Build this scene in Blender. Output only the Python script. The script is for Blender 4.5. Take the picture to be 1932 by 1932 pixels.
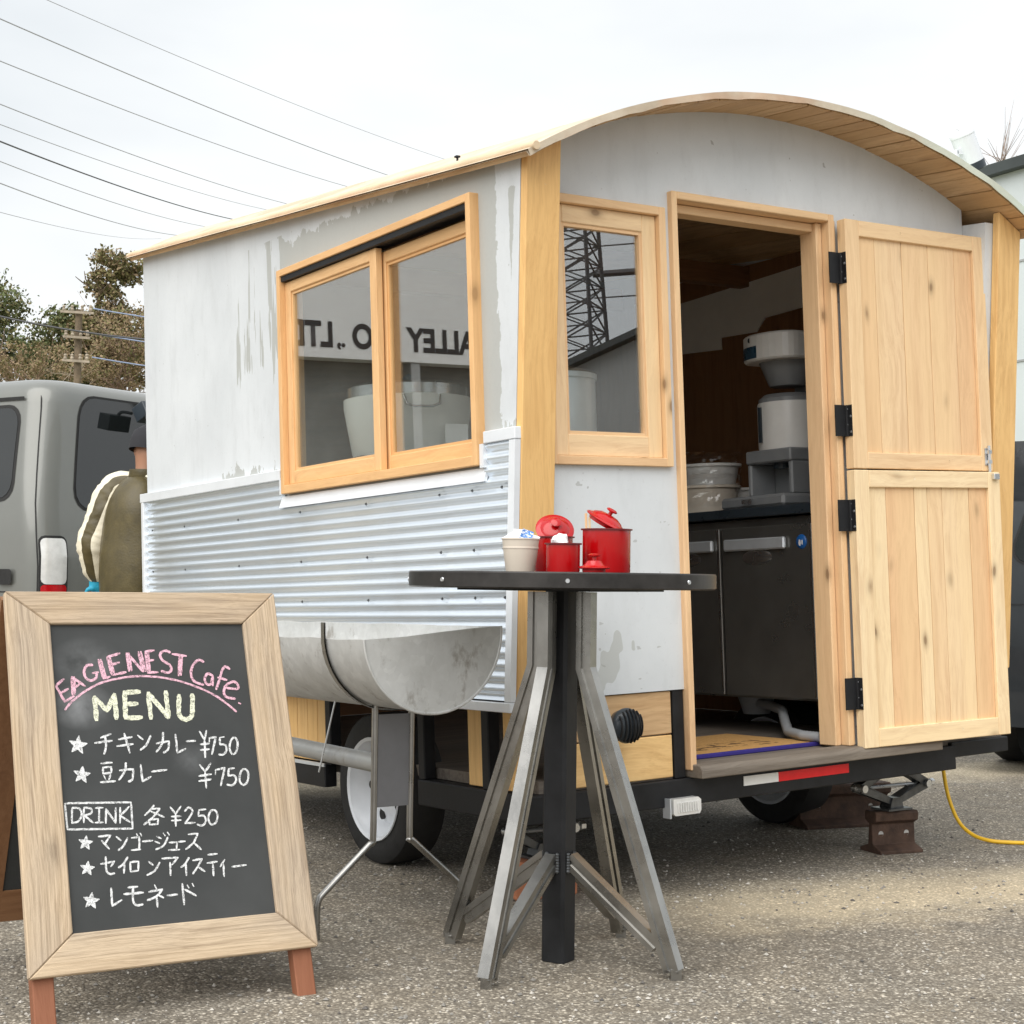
import bpy, bmesh, math, random
import numpy as np
from mathutils import Matrix, Vector, noise as mnoise
R = math.radians
random.seed(7)
for o in list(bpy.data.objects): bpy.data.objects.remove(o)
scene = bpy.context.scene
COL = scene.collection

# ------------------------------------------------------------------ camera
cam_d = bpy.data.cameras.new('camera'); cam = bpy.data.objects.new('camera', cam_d); COL.objects.link(cam)
cam_d.sensor_width = 36; cam_d.sensor_fit = 'HORIZONTAL'; cam_d.lens = 36 * 2991 / 1932; cam_d.clip_start = .05; cam_d.clip_end = 2000
pit, rol = math.atan(126 / 2991), .0125
fw = Vector((0, math.cos(pit), math.sin(pit))); r0 = Vector((1, 0, 0)); u0 = Vector((0, -math.sin(pit), math.cos(pit)))
rt = r0 * math.cos(rol) + u0 * math.sin(rol); up = -r0 * math.sin(rol) + u0 * math.cos(rol)
cm = Matrix((rt, up, -fw)).transposed().to_4x4(); cm.translation = (0, 0, 1.1)
cam.matrix_world = cm; scene.camera = cam

# ------------------------------------------------------------------ sky, sun, exposure
SUN_EL, SUN_AZ = R(50), R(205)          # azimuth clockwise from +Y: behind the camera, a little to the left
world = bpy.data.worlds.new('World'); scene.world = world; world.use_nodes = True
wn = world.node_tree; wn.nodes.clear()
wo = wn.nodes.new('ShaderNodeOutputWorld'); bg = wn.nodes.new('ShaderNodeBackground')
sky = wn.nodes.new('ShaderNodeTexSky'); sky.sky_type = 'NISHITA'; sky.sun_disc = False
sky.sun_elevation = SUN_EL; sky.sun_rotation = SUN_AZ; sky.air_density = 1.5; sky.dust_density = 4
tc = wn.nodes.new('ShaderNodeTexCoord'); mp = wn.nodes.new('ShaderNodeMapping'); mp.inputs['Scale'].default_value = (1.4, 1.4, 4)
nz = wn.nodes.new('ShaderNodeTexNoise'); nz.inputs['Scale'].default_value = 1.6; nz.inputs['Detail'].default_value = 5; nz.inputs['Roughness'].default_value = .5
rp = wn.nodes.new('ShaderNodeValToRGB')
rp.color_ramp.elements[0].position = .30; rp.color_ramp.elements[0].color = (7.9, 8.35, 8.7, 1)
rp.color_ramp.elements[1].position = .62; rp.color_ramp.elements[1].color = (10.2, 10.4, 10.5, 1)
mx = wn.nodes.new('ShaderNodeMix'); mx.data_type = 'RGBA'; mx.inputs['Factor'].default_value = .93
wn.links.new(tc.outputs['Generated'], mp.inputs['Vector']); wn.links.new(mp.outputs['Vector'], nz.inputs['Vector'])
wn.links.new(nz.outputs['Fac'], rp.inputs['Fac']); wn.links.new(sky.outputs['Color'], mx.inputs['A']); wn.links.new(rp.outputs['Color'], mx.inputs['B'])
wn.links.new(mx.outputs['Result'], bg.inputs['Color']); bg.inputs['Strength'].default_value = .0475
wn.links.new(bg.outputs['Background'], wo.inputs['Surface'])
sd = bpy.data.lights.new('sun', 'SUN'); sd.energy = 1.5; sd.angle = R(75); sd.color = (1, .97, .93)
sun = bpy.data.objects.new('sun', sd); COL.objects.link(sun)
sdir = Vector((math.sin(SUN_AZ) * math.cos(SUN_EL), math.cos(SUN_AZ) * math.cos(SUN_EL), math.sin(SUN_EL)))
sun.rotation_euler = sdir.to_track_quat('Z', 'Y').to_euler(); sun.location = sdir * 30
vs = scene.view_settings; vs.view_transform = 'Standard'; vs.look = 'None'; vs.gamma = 1; vs.exposure = 1.16; vs.use_curve_mapping = False

cy = scene.cycles; cy.max_bounces = 6; cy.diffuse_bounces = 3; cy.glossy_bounces = 3; cy.transmission_bounces = 2; cy.transparent_max_bounces = 8
# ------------------------------------------------------------------ material helpers
class NT:
    def __init__(s, name):
        s.m = bpy.data.materials.new(name); s.m.use_nodes = True; s.t = s.m.node_tree; s.t.nodes.clear()
        s.out = s.n('OutputMaterial')
    def n(s, typ, **kw):
        x = s.t.nodes.new('ShaderNode' + typ)
        for k, v in kw.items(): setattr(x, k, v)
        return x
    def put(s, sock, v):
        if hasattr(v, 'links') or isinstance(v, bpy.types.NodeSocket): s.t.links.new(v, sock)
        else: sock.default_value = v
    def math(s, op, a, b=0.0, c=None, clamp=False):
        x = s.n('Math', operation=op); x.use_clamp = clamp
        s.put(x.inputs[0], a); s.put(x.inputs[1], b)
        if c is not None: s.put(x.inputs[2], c)
        return x.outputs[0]
    def vec(s, op, a, b):
        x = s.n('VectorMath', operation=op); s.put(x.inputs[0], a); s.put(x.inputs[1], b); return x.outputs[0]
    def obj(s): return s.n('TexCoord').outputs['Object']
    def map(s, vec, scale=(1, 1, 1), loc=(0, 0, 0), rot=(0, 0, 0)):
        x = s.n('Mapping'); s.put(x.inputs['Vector'], vec); x.inputs['Scale'].default_value = scale
        x.inputs['Location'].default_value = loc; x.inputs['Rotation'].default_value = rot; return x.outputs[0]
    def noise(s, vec, scale=5, detail=3, rough=.5, dist=0):
        x = s.n('TexNoise'); s.put(x.inputs['Vector'], vec); x.inputs['Scale'].default_value = scale
        x.inputs['Detail'].default_value = detail; x.inputs['Roughness'].default_value = rough; x.inputs['Distortion'].default_value = dist
        return x.outputs['Fac']
    def vor(s, vec, scale=5, feature='F1', out='Distance', rnd=1):
        x = s.n('TexVoronoi', feature=feature); s.put(x.inputs['Vector'], vec); x.inputs['Scale'].default_value = scale
        x.inputs['Randomness'].default_value = rnd
        return x.outputs[out]
    def ramp(s, fac, stops, interp='LINEAR'):
        x = s.n('ValToRGB'); s.put(x.inputs[0], fac); cr = x.color_ramp; cr.interpolation = interp
        while len(cr.elements) < len(stops): cr.elements.new(.5)
        for e, (p, c) in zip(cr.elements, stops):
            e.position = p; e.color = (c, c, c, 1) if isinstance(c, (int, float)) else (*c, 1)
        return x.outputs['Color']
    def mix(s, fac, a, b, blend='MIX'):
        x = s.n('Mix', data_type='RGBA', blend_type=blend); s.put(x.inputs['Factor'], fac)
        for k, v in (('A', a), ('B', b)):
            s.put(x.inputs[k], (*v, 1) if isinstance(v, tuple) and len(v) == 3 else v)
        return x.outputs['Result']
    def sep(s, vec):
        x = s.n('SeparateXYZ'); s.put(x.inputs[0], vec); return x.outputs
    def bump(s, h, strength=.3, dist=.01):
        x = s.n('Bump'); s.put(x.inputs['Height'], h); x.inputs['Strength'].default_value = strength; x.inputs['Distance'].default_value = dist
        return x.outputs['Normal']
    def bsdf(s, color, rough=.5, metal=0.0, normal=None, spec=.5, **kw):
        b = s.n('BsdfPrincipled')
        s.put(b.inputs['Base Color'], (*color, 1) if isinstance(color, tuple) and len(color) == 3 else color)
        s.put(b.inputs['Roughness'], rough); s.put(b.inputs['Metallic'], metal); s.put(b.inputs['Specular IOR Level'], spec)
        if normal is not None: s.put(b.inputs['Normal'], normal)
        for k, v in kw.items(): s.put(b.inputs[k.replace('_', ' ')], v)
        s.t.links.new(b.outputs[0], s.out.inputs['Surface']); return s.m
    def rnd(s): return s.n('ObjectInfo').outputs['Random']

def plain(name, c, rough=.5, metal=0.0, var=.12, scale=9, bump=.0, spec=.5, **kw):
    t = NT(name); o = t.obj(); f = t.noise(o, scale, 5, .6)
    lo = tuple(max(0, x * (1 - var)) for x in c); hi = tuple(min(1, x * (1 + var)) for x in c)
    col = t.ramp(f, [(.3, lo), (.7, hi)])
    rr = t.math('MULTIPLY_ADD', f, .25, rough - .12, clamp=True)
    return t.bsdf(col, rr, metal, t.bump(t.noise(o, scale * 6, 4), bump, .004) if bump else None, spec, **kw)

AX = {'x': 0, 'y': 1, 'z': 2}
def wood(name, c1, c2, axis='z', knots=.5, fine=1.0, rough=.55, dark=None, tone=.5, streak=.35, knotscale=1.0, bump=.15, grey=0, st=.045, wrp=.14):
    t = NT(name); rnd = t.rnd()
    cx = t.n('CombineXYZ')
    for i, k in enumerate((37.0, 53.0, 71.0)): t.put(cx.inputs[i], t.math('MULTIPLY', rnd, k))
    o = t.vec('ADD', t.obj(), cx.outputs[0])
    sc = [1, 1, 1]; sc[AX[axis]] = st
    wv = t.noise(t.map(o, tuple(.7 * k if k == 1 else .5 for k in sc)), 3.0, 2)
    warp = t.n('CombineXYZ')
    for i in range(3):
        if i != AX[axis]: t.put(warp.inputs[i], t.math('MULTIPLY_ADD', wv, wrp, -wrp / 2))
    o2 = t.vec('ADD', o, warp.outputs[0])
    g1 = t.noise(t.map(o2, tuple(sc)), 48 * fine, 3, .62)
    g2 = t.noise(t.map(o2, tuple(k * 1.0 for k in sc)), 230 * fine, 2, .6)
    big = t.noise(t.map(o, tuple(sc)), 6 * fine, 2)
    base = t.mix(t.math('MULTIPLY_ADD', t.math('SUBTRACT', rnd, .5), tone * 1.6, .5, clamp=True), c1, c2)
    dk = dark or tuple(x * y for x, y in zip(c2, (.62, .5, .42)))
    f = t.math('MULTIPLY', t.ramp(g1, [(.42, 0.0), (.68, 1.0)]), streak)
    col = t.mix(f, base, dk)
    col = t.mix(t.math('MULTIPLY', t.ramp(g2, [(.5, 0.0), (.75, 1.0)]), streak * .7), col, dk)
    col = t.mix(t.math('MULTIPLY', t.ramp(big, [(.35, 0.0), (.7, 1.0)]), .45), col, t.mix(.5, c1, (1.0, .86, .62), 'MULTIPLY'))
    if grey:
        gp = t.noise(t.map(o, tuple(2.2 if k == 1 else .8 for k in sc)), 2.3, 4, .6)
        col = t.mix(t.math('MULTIPLY', t.ramp(gp, [(.42, 0.0), (.62, 1.0)]), grey), col, t.mix(1.0, t.mix(.5, col, (.42, .40, .38)), (.9, .88, .86), 'MULTIPLY'))
    if knots > 0:
        ks = [5.5, 5.5, 5.5]; ks[AX[axis]] = 2.6
        d = t.vor(t.map(o2, tuple(k * knotscale for k in ks)), 1.0)
        km = t.ramp(d, [(.05, 1.0), (.075, .55), (.13, .16), (.2, 0.0)])
        col = t.mix(t.math('MULTIPLY', km, knots), col, tuple(x * .35 for x in dk))
    return t.bsdf(col, rough, 0, t.bump(g2, bump, .003), .35)

M = {}
cA, cB = (.83, .55, .29), (.74, .42, .19)
for a in 'xyz':
    M['pine_' + a] = wood('pine_' + a, (.90, .72, .46), (.80, .52, .29), a, .75, streak=.34, tone=1.25, knotscale=1.25)
    M['post_' + a] = wood('post_' + a, (.87, .59, .27), (.82, .50, .19), a, .9, streak=.4, knotscale=.62)
    M['sash_' + a] = wood('sash_' + a, (.86, .58, .31), (.76, .44, .19), a, .5, streak=.35, tone=.6)
    M['soffit_' + a] = wood('soffit_' + a, (.70, .48, .27), (.56, .36, .18), a, .5, streak=.5, tone=.9)
    M['barn_' + a] = wood('barn_' + a, (.66, .53, .38), (.52, .40, .28), a, .35, fine=3.4, rough=.8, dark=(.17, .11, .07), streak=.66, bump=.5, grey=.45, st=.018, wrp=.05)
    M['red_' + a] = wood('red_' + a, (.33, .14, .075), (.26, .10, .055), a, .2, rough=.6, streak=.4)
    M['grey_' + a] = wood('grey_' + a, (.25, .22, .19), (.17, .15, .13), a, .3, rough=.8, dark=(.06, .05, .045), streak=.7, bump=.4)
    M['brown_' + a] = wood('brown_' + a, (.30, .16, .08), (.22, .11, .055), a, .3, rough=.6, streak=.5)
M['black_steel'] = plain('black_steel', (.013, .0135, .015), .5, .0, .4, bump=.1, spec=.3)
M['bar_steel'] = plain('bar_steel', (.36, .355, .34), .28, 1.0, .25, 7, bump=.05)
M['table_edge'] = plain('table_edge', (.045, .042, .04), .4, .55, .5, 7, bump=.1)
M['jack_steel'] = plain('jack_steel', (.12, .125, .13), .35, .8, .4, 14)
M['zinc'] = plain('zinc', (.66, .68, .70), .28, .9, .12, 20)
M['white_metal'] = plain('white_metal', (.80, .83, .86), .35, .1, .05, 6)
M['alu'] = plain('alu', (.70, .74, .78), .4, .55, .08, 9)
M['rubber'] = plain('rubber', (.018, .018, .018), .75, 0, .4, 20, bump=.3)
M['rim'] = plain('rim', (.78, .81, .85), .35, .1, .06, 7)
M['red_enamel'] = plain('red_enamel', (.47, .002, .004), .22, 0, .12, 6, Coat_Weight=.35, Coat_Roughness=.1)
M['rim_dark'] = plain('rim_dark', (.16, .012, .014), .35, 0, .2, 9)
M['beige'] = plain('beige', (.70, .62, .52), .4, 0, .05, 6)
M['white_plastic'] = plain('white_plastic', (.80, .79, .76), .35, 0, .05, 6)
M['grey_plastic'] = plain('grey_plastic', (.24, .25, .26), .4, 0, .1, 8)
M['dark_plastic'] = plain('dark_plastic', (.03, .04, .05), .3, 0, .2, 8)
M['blue'] = plain('blue', (.01, .12, .42), .35, 0, .15, 8)
M['paper'] = plain('paper', (.86, .86, .87), .7, 0, .05, 30)
M['orange'] = plain('orange', (.85, .16, .03), .4, 0, .1, 8)
M['cream_cloth'] = plain('cream_cloth', (.82, .76, .60), .6, 0, .08, 14, bump=.3)
M['olive_cloth'] = plain('olive_cloth', (.085, .066, .024), .42, 0, .25, 16, bump=.3)
M['jean'] = plain('jean', (.03, .035, .05), .8, 0, .2, 30)
M['skin'] = plain('skin', (.40, .20, .12), .5, 0, .08, 9)
M['glove'] = plain('glove', (.015, .36, .55), .5, 0, .12, 20)
M['cap_cloth'] = plain('cap_cloth', (.02, .02, .024), .8, 0, .2, 20)
M['yellow'] = plain('yellow', (.85, .50, .02), .4, 0, .1, 8)
M['wire'] = plain('wire', (.42, .42, .45), .6, 0, .1)  # distance haze over the far wires is put into this lightened grey
M['wire_dark'] = plain('wire_dark', (.07, .07, .075), .6, 0, .1)
M['wire_blue'] = plain('wire_blue', (.24, .30, .45), .5, 0, .1)
M['red_tape'] = plain('red_tape', (.72, .01, .012), .35, 0, .08, 20)
M['white_tape'] = plain('white_tape', (.80, .80, .78), .35, 0, .04, 20)
M['lens_clear'] = plain('lens_clear', (.80, .80, .78), .15, .2, .08, 30)
M['lens_red'] = plain('lens_red', (.50, .008, .012), .15, 0, .15, 30)
M['van_paint'] = plain('van_paint', (.19, .195, .18), .34, .25, .04, 3, Coat_Weight=.6, Coat_Roughness=.08)
M['dark_paint'] = plain('dark_paint', (.04, .045, .05), .3, .2, .1, 3, Coat_Weight=.5)
_t = NT('van_glass'); M['van_glass'] = _t.bsdf((.012, .014, .014), .035, 0, None, .8)
M['rust'] = plain('rust', (.085, .05, .035), .75, .3, .5, 16, bump=.4)
M['brick'] = plain('brick', (.42, .16, .08), .8, 0, .25, 20, bump=.4)
M['mortar_stone'] = plain('mortar_stone', (.45, .44, .42), .8, 0, .15, 12, bump=.3)
M['bark'] = plain('bark', (.16, .12, .08), .9, 0, .4, 6, bump=.5)
M['pale_bark'] = plain('pale_bark', (.38, .32, .25), .9, 0, .25, 6)
M['twig'] = plain('twig', (.30, .21, .16), .9, 0, .3, 6)
M['signboard_white'] = plain('signboard_white', (.78, .78, .77), .6, 0, .03, 2)
M['sign_black'] = plain('sign_black', (.012, .012, .013), .6, 0, .1)
M['shed_wall'] = plain('shed_wall', (.36, .37, .37), .7, 0, .1, 1)
M['dark_wall'] = plain('dark_wall', (.26, .27, .255), .8, 0, .3, 1)
M['warehouse'] = plain('warehouse', (.62, .67, .68), .6, 0, .04, 1)
M['roof_dark'] = plain('roof_dark', (.05, .06, .06), .6, 0, .2, 2)
M['hose'] = plain('hose', (.38, .40, .42), .5, 0, .1, 9)

def glass_mat(name, tint=(.95, .97, .96), r0=.21):
    t = NT(name); ge = t.n('NewGeometry')
    dp = t.n('VectorMath', operation='DOT_PRODUCT'); t.put(dp.inputs[0], ge.outputs['Incoming']); t.put(dp.inputs[1], ge.outputs['Normal'])
    c = t.math('SUBTRACT', 1.0, t.math('ABSOLUTE', dp.outputs['Value']), clamp=True)
    fr = t.math('MULTIPLY_ADD', t.math('POWER', c, 5.0), 1 - r0, r0, clamp=True)      # Schlick, the same from either side of the pane
    tr = t.n('BsdfTransparent'); tr.inputs[0].default_value = (*tint, 1)
    gl = t.n('BsdfGlossy'); gl.inputs['Roughness'].default_value = .0; gl.inputs[0].default_value = (1, 1, 1, 1)
    ms = t.n('MixShader'); t.put(ms.inputs[0], fr)
    t.t.links.new(tr.outputs[0], ms.inputs[1]); t.t.links.new(gl.outputs[0], ms.inputs[2]); t.t.links.new(ms.outputs[0], t.out.inputs['Surface'])
    return t.m
M['glass'] = glass_mat('glass')
M['film'] = glass_mat('film', (.97, .97, .97), .05)

def plaster(name, patch=None):
    t = NT(name); o = t.obj(); x, y, z = t.sep(o)
    big = t.noise(o, 1.6, 5, .6); mid = t.noise(t.map(o, (1, 1, .35)), 9, 5, .65); fine = t.noise(o, 70, 4, .6)
    col = t.ramp(big, [(.3, (.60, .63, .65)), (.7, (.71, .74, .76))])
    col = t.mix(t.math('MULTIPLY', t.ramp(mid, [(.5, 0.0), (.72, 1.0)]), .35), col, (.50, .52, .53))
    col = t.mix(t.math('MULTIPLY', t.ramp(fine, [(.6, 0.0), (.75, 1.0)]), .25), col, (.42, .43, .43))
    speck = t.ramp(t.vor(o, 11), [(.02, 1.0), (.05, 0.0)])
    col = t.mix(t.math('MULTIPLY', speck, .5), col, (.28, .28, .27))
    bare = (.43, .44, .41)
    if patch == 'side':     # bare render left round the window, with brush drips at its edge
        drip = t.noise(t.map(o, (1, 15, 1.2)), 1.0, 3, .7)
        edge = t.noise(t.map(o, (1, 5, 3)), 2.0, 5, .65)
        # height of patch top follows y (longer drips on the far side)
        dy = t.math('SUBTRACT', t.math('ABSOLUTE', t.math('SUBTRACT', y, .84)), .80)
        dz = t.math('SUBTRACT', t.math('ABSOLUTE', t.math('SUBTRACT', z, 1.28)), .545)
        d = t.math('MAXIMUM', t.math('ADD', dy, t.math('MULTIPLY_ADD', edge, .10, -.05)), t.math('ADD', dz, t.math('MULTIPLY_ADD', edge, .22, -.13)))
        m1 = t.math('LESS_THAN', d, 0.0)
        # streaks beyond the far edge
        sy = t.math('MULTIPLY', t.math('GREATER_THAN', y, 1.55), t.math('LESS_THAN', y, 2.12))
        fall = t.math('MULTIPLY', t.math('SUBTRACT', y, 1.55), .22)
        zz = t.math('MULTIPLY', t.math('LESS_THAN', z, 1.88), t.math('GREATER_THAN', z, t.math('MULTIPLY_ADD', drip, -.9, 1.88)))
        m2 = t.math('MULTIPLY', t.math('MULTIPLY', sy, zz), t.math('GREATER_THAN', t.math('SUBTRACT', drip, fall), .48))
        # one tall streak between window and post
        yy = t.math('ABSOLUTE', t.math('SUBTRACT', t.math('ADD', y, t.math('MULTIPLY_ADD', edge, .04, -.02)), t.math('MULTIPLY_ADD', z, -.06, .045)))
        m3 = t.math('MULTIPLY', t.math('LESS_THAN', yy, t.math('MULTIPLY', t.math('SUBTRACT', z, 1.38), .06)), t.math('LESS_THAN', t.math('ADD', z, t.math('MULTIPLY', edge, .1)), 1.75))
        # low patches just above the flashing
        m4 = t.math('MULTIPLY', t.math('LESS_THAN', z, t.math('MULTIPLY_ADD', edge, .35, .74)), t.math('LESS_THAN', y, 2.3))
        m = t.math('MAXIMUM', t.math('MAXIMUM', m1, m2), t.math('MAXIMUM', m3, m4))
        c2 = t.mix(t.math('MULTIPLY', fine, .4), bare, (.33, .33, .31))
        col = t.mix(t.math('MULTIPLY', m, .80), col, c2)
    else:
        pn = t.noise(t.map(o, (1, 1, .7)), 4.2, 3, .55)
        m = t.math('MULTIPLY', t.math('GREATER_THAN', pn, .645), t.math('LESS_THAN', z, .95))
        col = t.mix(t.math('MULTIPLY', m, .6), col, bare)
        sc = t.math('MULTIPLY', t.math('GREATER_THAN', t.noise(t.map(o, (1, 1, 2.2)), 16, 2, .5), .70), t.math('LESS_THAN', z, 1.0))
        col = t.mix(t.math('MULTIPLY', sc, .5), col, (.33, .33, .31))
        col = t.mix(t.math('MULTIPLY', t.math('GREATER_THAN', t.noise(o, 26, 2, .5), .735), .6), col, (.30, .30, .29))
    return t.bsdf(col, .75, 0, t.bump(t.math('ADD', mid, t.math('MULTIPLY', fine, .4)), .18, .004), .3)
M['plaster_side'] = plaster('plaster_side', 'side'); M['plaster_rear'] = plaster('plaster_rear')

def galv(name, base=(.48, .50, .50), rust=.5, rough=.42):
    t = NT(name); o = t.obj()
    sp = t.vor(o, 38, out='Color'); big = t.noise(o, 5, 6, .65); dirt = t.noise(t.map(o, (1, 1, .6)), 11, 6, .7)
    bw = t.n('RGBToBW'); t.put(bw.inputs[0], sp)
    col = t.mix(t.math('MULTIPLY_ADD', bw.outputs[0], .35, 0), tuple(x * .82 for x in base), tuple(min(1, x * 1.2) for x in base))
    col = t.mix(t.math('MULTIPLY', t.ramp(big, [(.4, 0.0), (.75, 1.0)]), .6), col, (.42, .42, .39))
    col = t.mix(t.math('MULTIPLY', t.ramp(dirt, [(.58, 0.0), (.7, 1.0)]), rust), col, (.16, .12, .08))
    return t.bsdf(col, t.math('MULTIPLY_ADD', big, .3, rough - .15), .35, t.bump(big, .2, .006))
M['galv'] = galv('galv', (.78, .79, .78), .6, .45); M['pipe'] = galv('pipe', (.42, .43, .43), .5, .35)
def corr():
    t = NT('corrugated_metal'); o = t.obj(); n = t.noise(t.map(o, (1, .2, 1)), 7, 4, .6); sm = t.noise(o, 2.2, 4, .6)
    col = t.ramp(n, [(.3, (.78, .855, .94)), (.7, (.86, .92, .98))])
    col = t.mix(t.math('MULTIPLY', t.ramp(sm, [(.55, 0.0), (.75, 1.0)]), .2), col, (.52, .52, .50))
    return t.bsdf(col, .22, .66, None)
M['corr'] = corr()
def canvas():
    t = NT('roof_canvas'); o = t.obj(); n = t.noise(o, 8, 5, .6); p = t.noise(o, 3.3, 3, .5)
    col = t.ramp(n, [(.3, (.58, .48, .36)), (.7, (.72, .63, .50))])
    col = t.mix(t.math('MULTIPLY', t.ramp(p, [(.5, 0.0), (.62, 1.0)]), .5), col, (.62, .36, .22))
    x, y, z = t.sep(o)
    col = t.mix(t.math('MULTIPLY', t.ramp(t.math('DIVIDE', x, 2.5), [(.0, 0.0), (.5, .0), (.75, .6), (1.0, 1.0)]), .8), col, (.60, .74, .66))
    return t.bsdf(col, .7, 0, t.bump(n, .5, .01), .3)
M['canvas'] = canvas()
def eave_m():
    t = NT('eave_wood'); o = t.obj(); n = t.noise(t.map(o, (1, .15, 1)), 16, 5, .6); p = t.noise(t.map(o, (1, .35, 1)), 5, 3, .5)
    col = t.ramp(n, [(.3, (.66, .50, .33)), (.7, (.84, .70, .50))])
    col = t.mix(t.math('MULTIPLY', t.ramp(p, [(.55, 0.0), (.68, 1.0)]), .5), col, (.66, .33, .20))
    return t.bsdf(col, .7, 0, t.bump(n, .4, .006), .3)
M['eave'] = eave_m()
def chalkboard():
    t = NT('chalkboard'); o = t.obj(); n = t.noise(o, 3, 5, .6); s = t.noise(t.map(o, (1, 1, 1)), 9, 4, .6)
    x, y, z = t.sep(o)
    col = t.ramp(n, [(.3, (.040, .043, .043)), (.7, (.062, .065, .065))])
    def smear(cx, cz, rr, k):
        dx = t.math('SUBTRACT', x, cx); dz = t.math('SUBTRACT', z, cz)
        d = t.math('SQRT', t.math('ADD', t.math('MULTIPLY', dx, dx), t.math('MULTIPLY', t.math('MULTIPLY', dz, dz), 1.8)))
        return t.math('MULTIPLY', t.math('MULTIPLY', t.ramp(d, [(0.0, 1.0), (rr, 0.0)]), t.ramp(s, [(.3, 0.0), (.7, 1.0)])), k)
    m = t.math('MAXIMUM', smear(.205, .80, .10, .5), smear(.185, .68, .09, .75))
    m = t.math('MAXIMUM', m, smear(.47, .52, .07, .35))
    col = t.mix(m, col, (.38, .39, .40))
    return t.bsdf(col, .7, 0, None, .3)
M['chalkboard'] = chalkboard()
def chalk(name, c):
    t = NT(name); o = t.obj(); n = t.noise(o, 420, 3, .7); e = t.noise(o, 90, 3, .6)
    b = t.n('BsdfDiffuse'); b.inputs[0].default_value = (*c, 1); tr = t.n('BsdfTransparent'); ms = t.n('MixShader')
    f = t.ramp(t.math('ADD', t.math('MULTIPLY', n, .6), t.math('MULTIPLY', e, .4)), [(.40, .12), (.52, .97)])
    t.put(ms.inputs[0], f); t.t.links.new(tr.outputs[0], ms.inputs[1]); t.t.links.new(b.outputs[0], ms.inputs[2]); t.t.links.new(ms.outputs[0], t.out.inputs['Surface'])
    return t.m
M['chalk_white'] = chalk('chalk_white', (.82, .83, .83)); M['chalk_pink'] = chalk('chalk_pink', (.86, .52, .62)); M['chalk_yellow'] = chalk('chalk_yellow', (.86, .87, .68))
def asphalt():
    t = NT('asphalt'); o = t.obj(); x, y, z = t.sep(o)
    big = t.noise(o, .55, 3, .6); mid = t.noise(o, 3.2, 4, .65); fine = t.noise(o, 60, 2, .6)
    def stones(scale, stops):
        c = t.n('TexVoronoi', feature='F1'); t.put(c.inputs['Vector'], t.map(o, (1, 1, 0))); c.inputs['Scale'].default_value = scale
        bw = t.n('RGBToBW'); t.put(bw.inputs[0], c.outputs['Color'])
        return t.ramp(bw.outputs[0], stops), c.outputs['Distance'], c.outputs['Color']
    a, da, ca = stones(115, [(.15, (.12, .11, .096)), (.45, (.19, .176, .155)), (.70, (.26, .243, .215)), (.88, (.50, .475, .43))])
    b, db, cb = stones(58, [(.2, (.14, .128, .112)), (.6, (.25, .232, .205)), (.82, (.58, .555, .51))])
    col = t.mix(t.math('MULTIPLY', t.ramp(db, [(.30, 1.0), (.46, 0.0)]), t.ramp(t.noise(o, 19, 2), [(.44, 0.0), (.52, 1.0)])), a, b)
    binder = t.ramp(da, [(.34, 0.0), (.56, 1.0)])
    col = t.mix(t.math('MULTIPLY', binder, .6), col, (.095, .086, .074))
    col = t.mix(t.math('MULTIPLY', t.ramp(big, [(.38, 0.0), (.62, 1.0)]), .55), col, t.mix(1.0, col, (.66, .65, .64), 'MULTIPLY'))
    col = t.mix(t.math('MULTIPLY', t.ramp(mid, [(.40, 0.0), (.72, 1.0)]), .45), col, t.mix(1.0, col, (1.4, 1.33, 1.22), 'MULTIPLY'))
    col = t.mix(t.math('MULTIPLY', t.ramp(t.noise(t.map(o, (1, 2.2, 1)), 1.4, 4, .7), [(.56, 0.0), (.66, 1.0)]), .45), col, t.mix(1.0, col, (.62, .60, .58), 'MULTIPLY'))
    # worn, sandy strip running across in front of the trailer's rear end
    line = t.math('SUBTRACT', y, t.math('MULTIPLY_ADD', x, .37, 5.12))
    line = t.math('ADD', line, t.math('MULTIPLY_ADD', mid, .7, -.35))
    strip = t.math('MULTIPLY', t.ramp(t.math('MULTIPLY_ADD', t.math('ABSOLUTE', line), 1.0, 0.0), [(.12, 1.0), (.50, 0.0)]), t.ramp(x, [(.30, 0.0), (.8, 1.0)]))
    line2 = t.math('ABSOLUTE', t.math('SUBTRACT', y, t.math('MULTIPLY_ADD', x, .30, 8.6)))
    strip2 = t.math('MULTIPLY', t.ramp(t.math('ADD', line2, t.math('MULTIPLY_ADD', mid, 1.2, -.6)), [(.15, 1.0), (.5, 0.0)]), .8)
    sm = t.math('MAXIMUM', strip, strip2)
    sandy = t.mix(1.0, col, (1.9, 1.75, 1.45), 'MULTIPLY')
    col = t.mix(t.math('MULTIPLY', sm, .8), col, t.mix(.5, sandy, (.44, .40, .32)))
    moss = t.math('MULTIPLY', t.math('MULTIPLY', t.ramp(t.math('DIVIDE', y, 12.0), [(.86, 0.0), (.92, 1.0)]), t.ramp(mid, [(.42, 0.0), (.6, 1.0)])), .8)
    col = t.mix(moss, col, (.15, .19, .05))
    col = t.mix(1.0, col, (1.42, 1.37, 1.27), 'MULTIPLY')
    h = t.math('ADD', t.math('MULTIPLY', da, -.7), t.math('MULTIPLY', fine, .35))
    return t.bsdf(col, .85, 0, t.bump(h, .7, .008), .3)
M['asphalt'] = asphalt()
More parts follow.
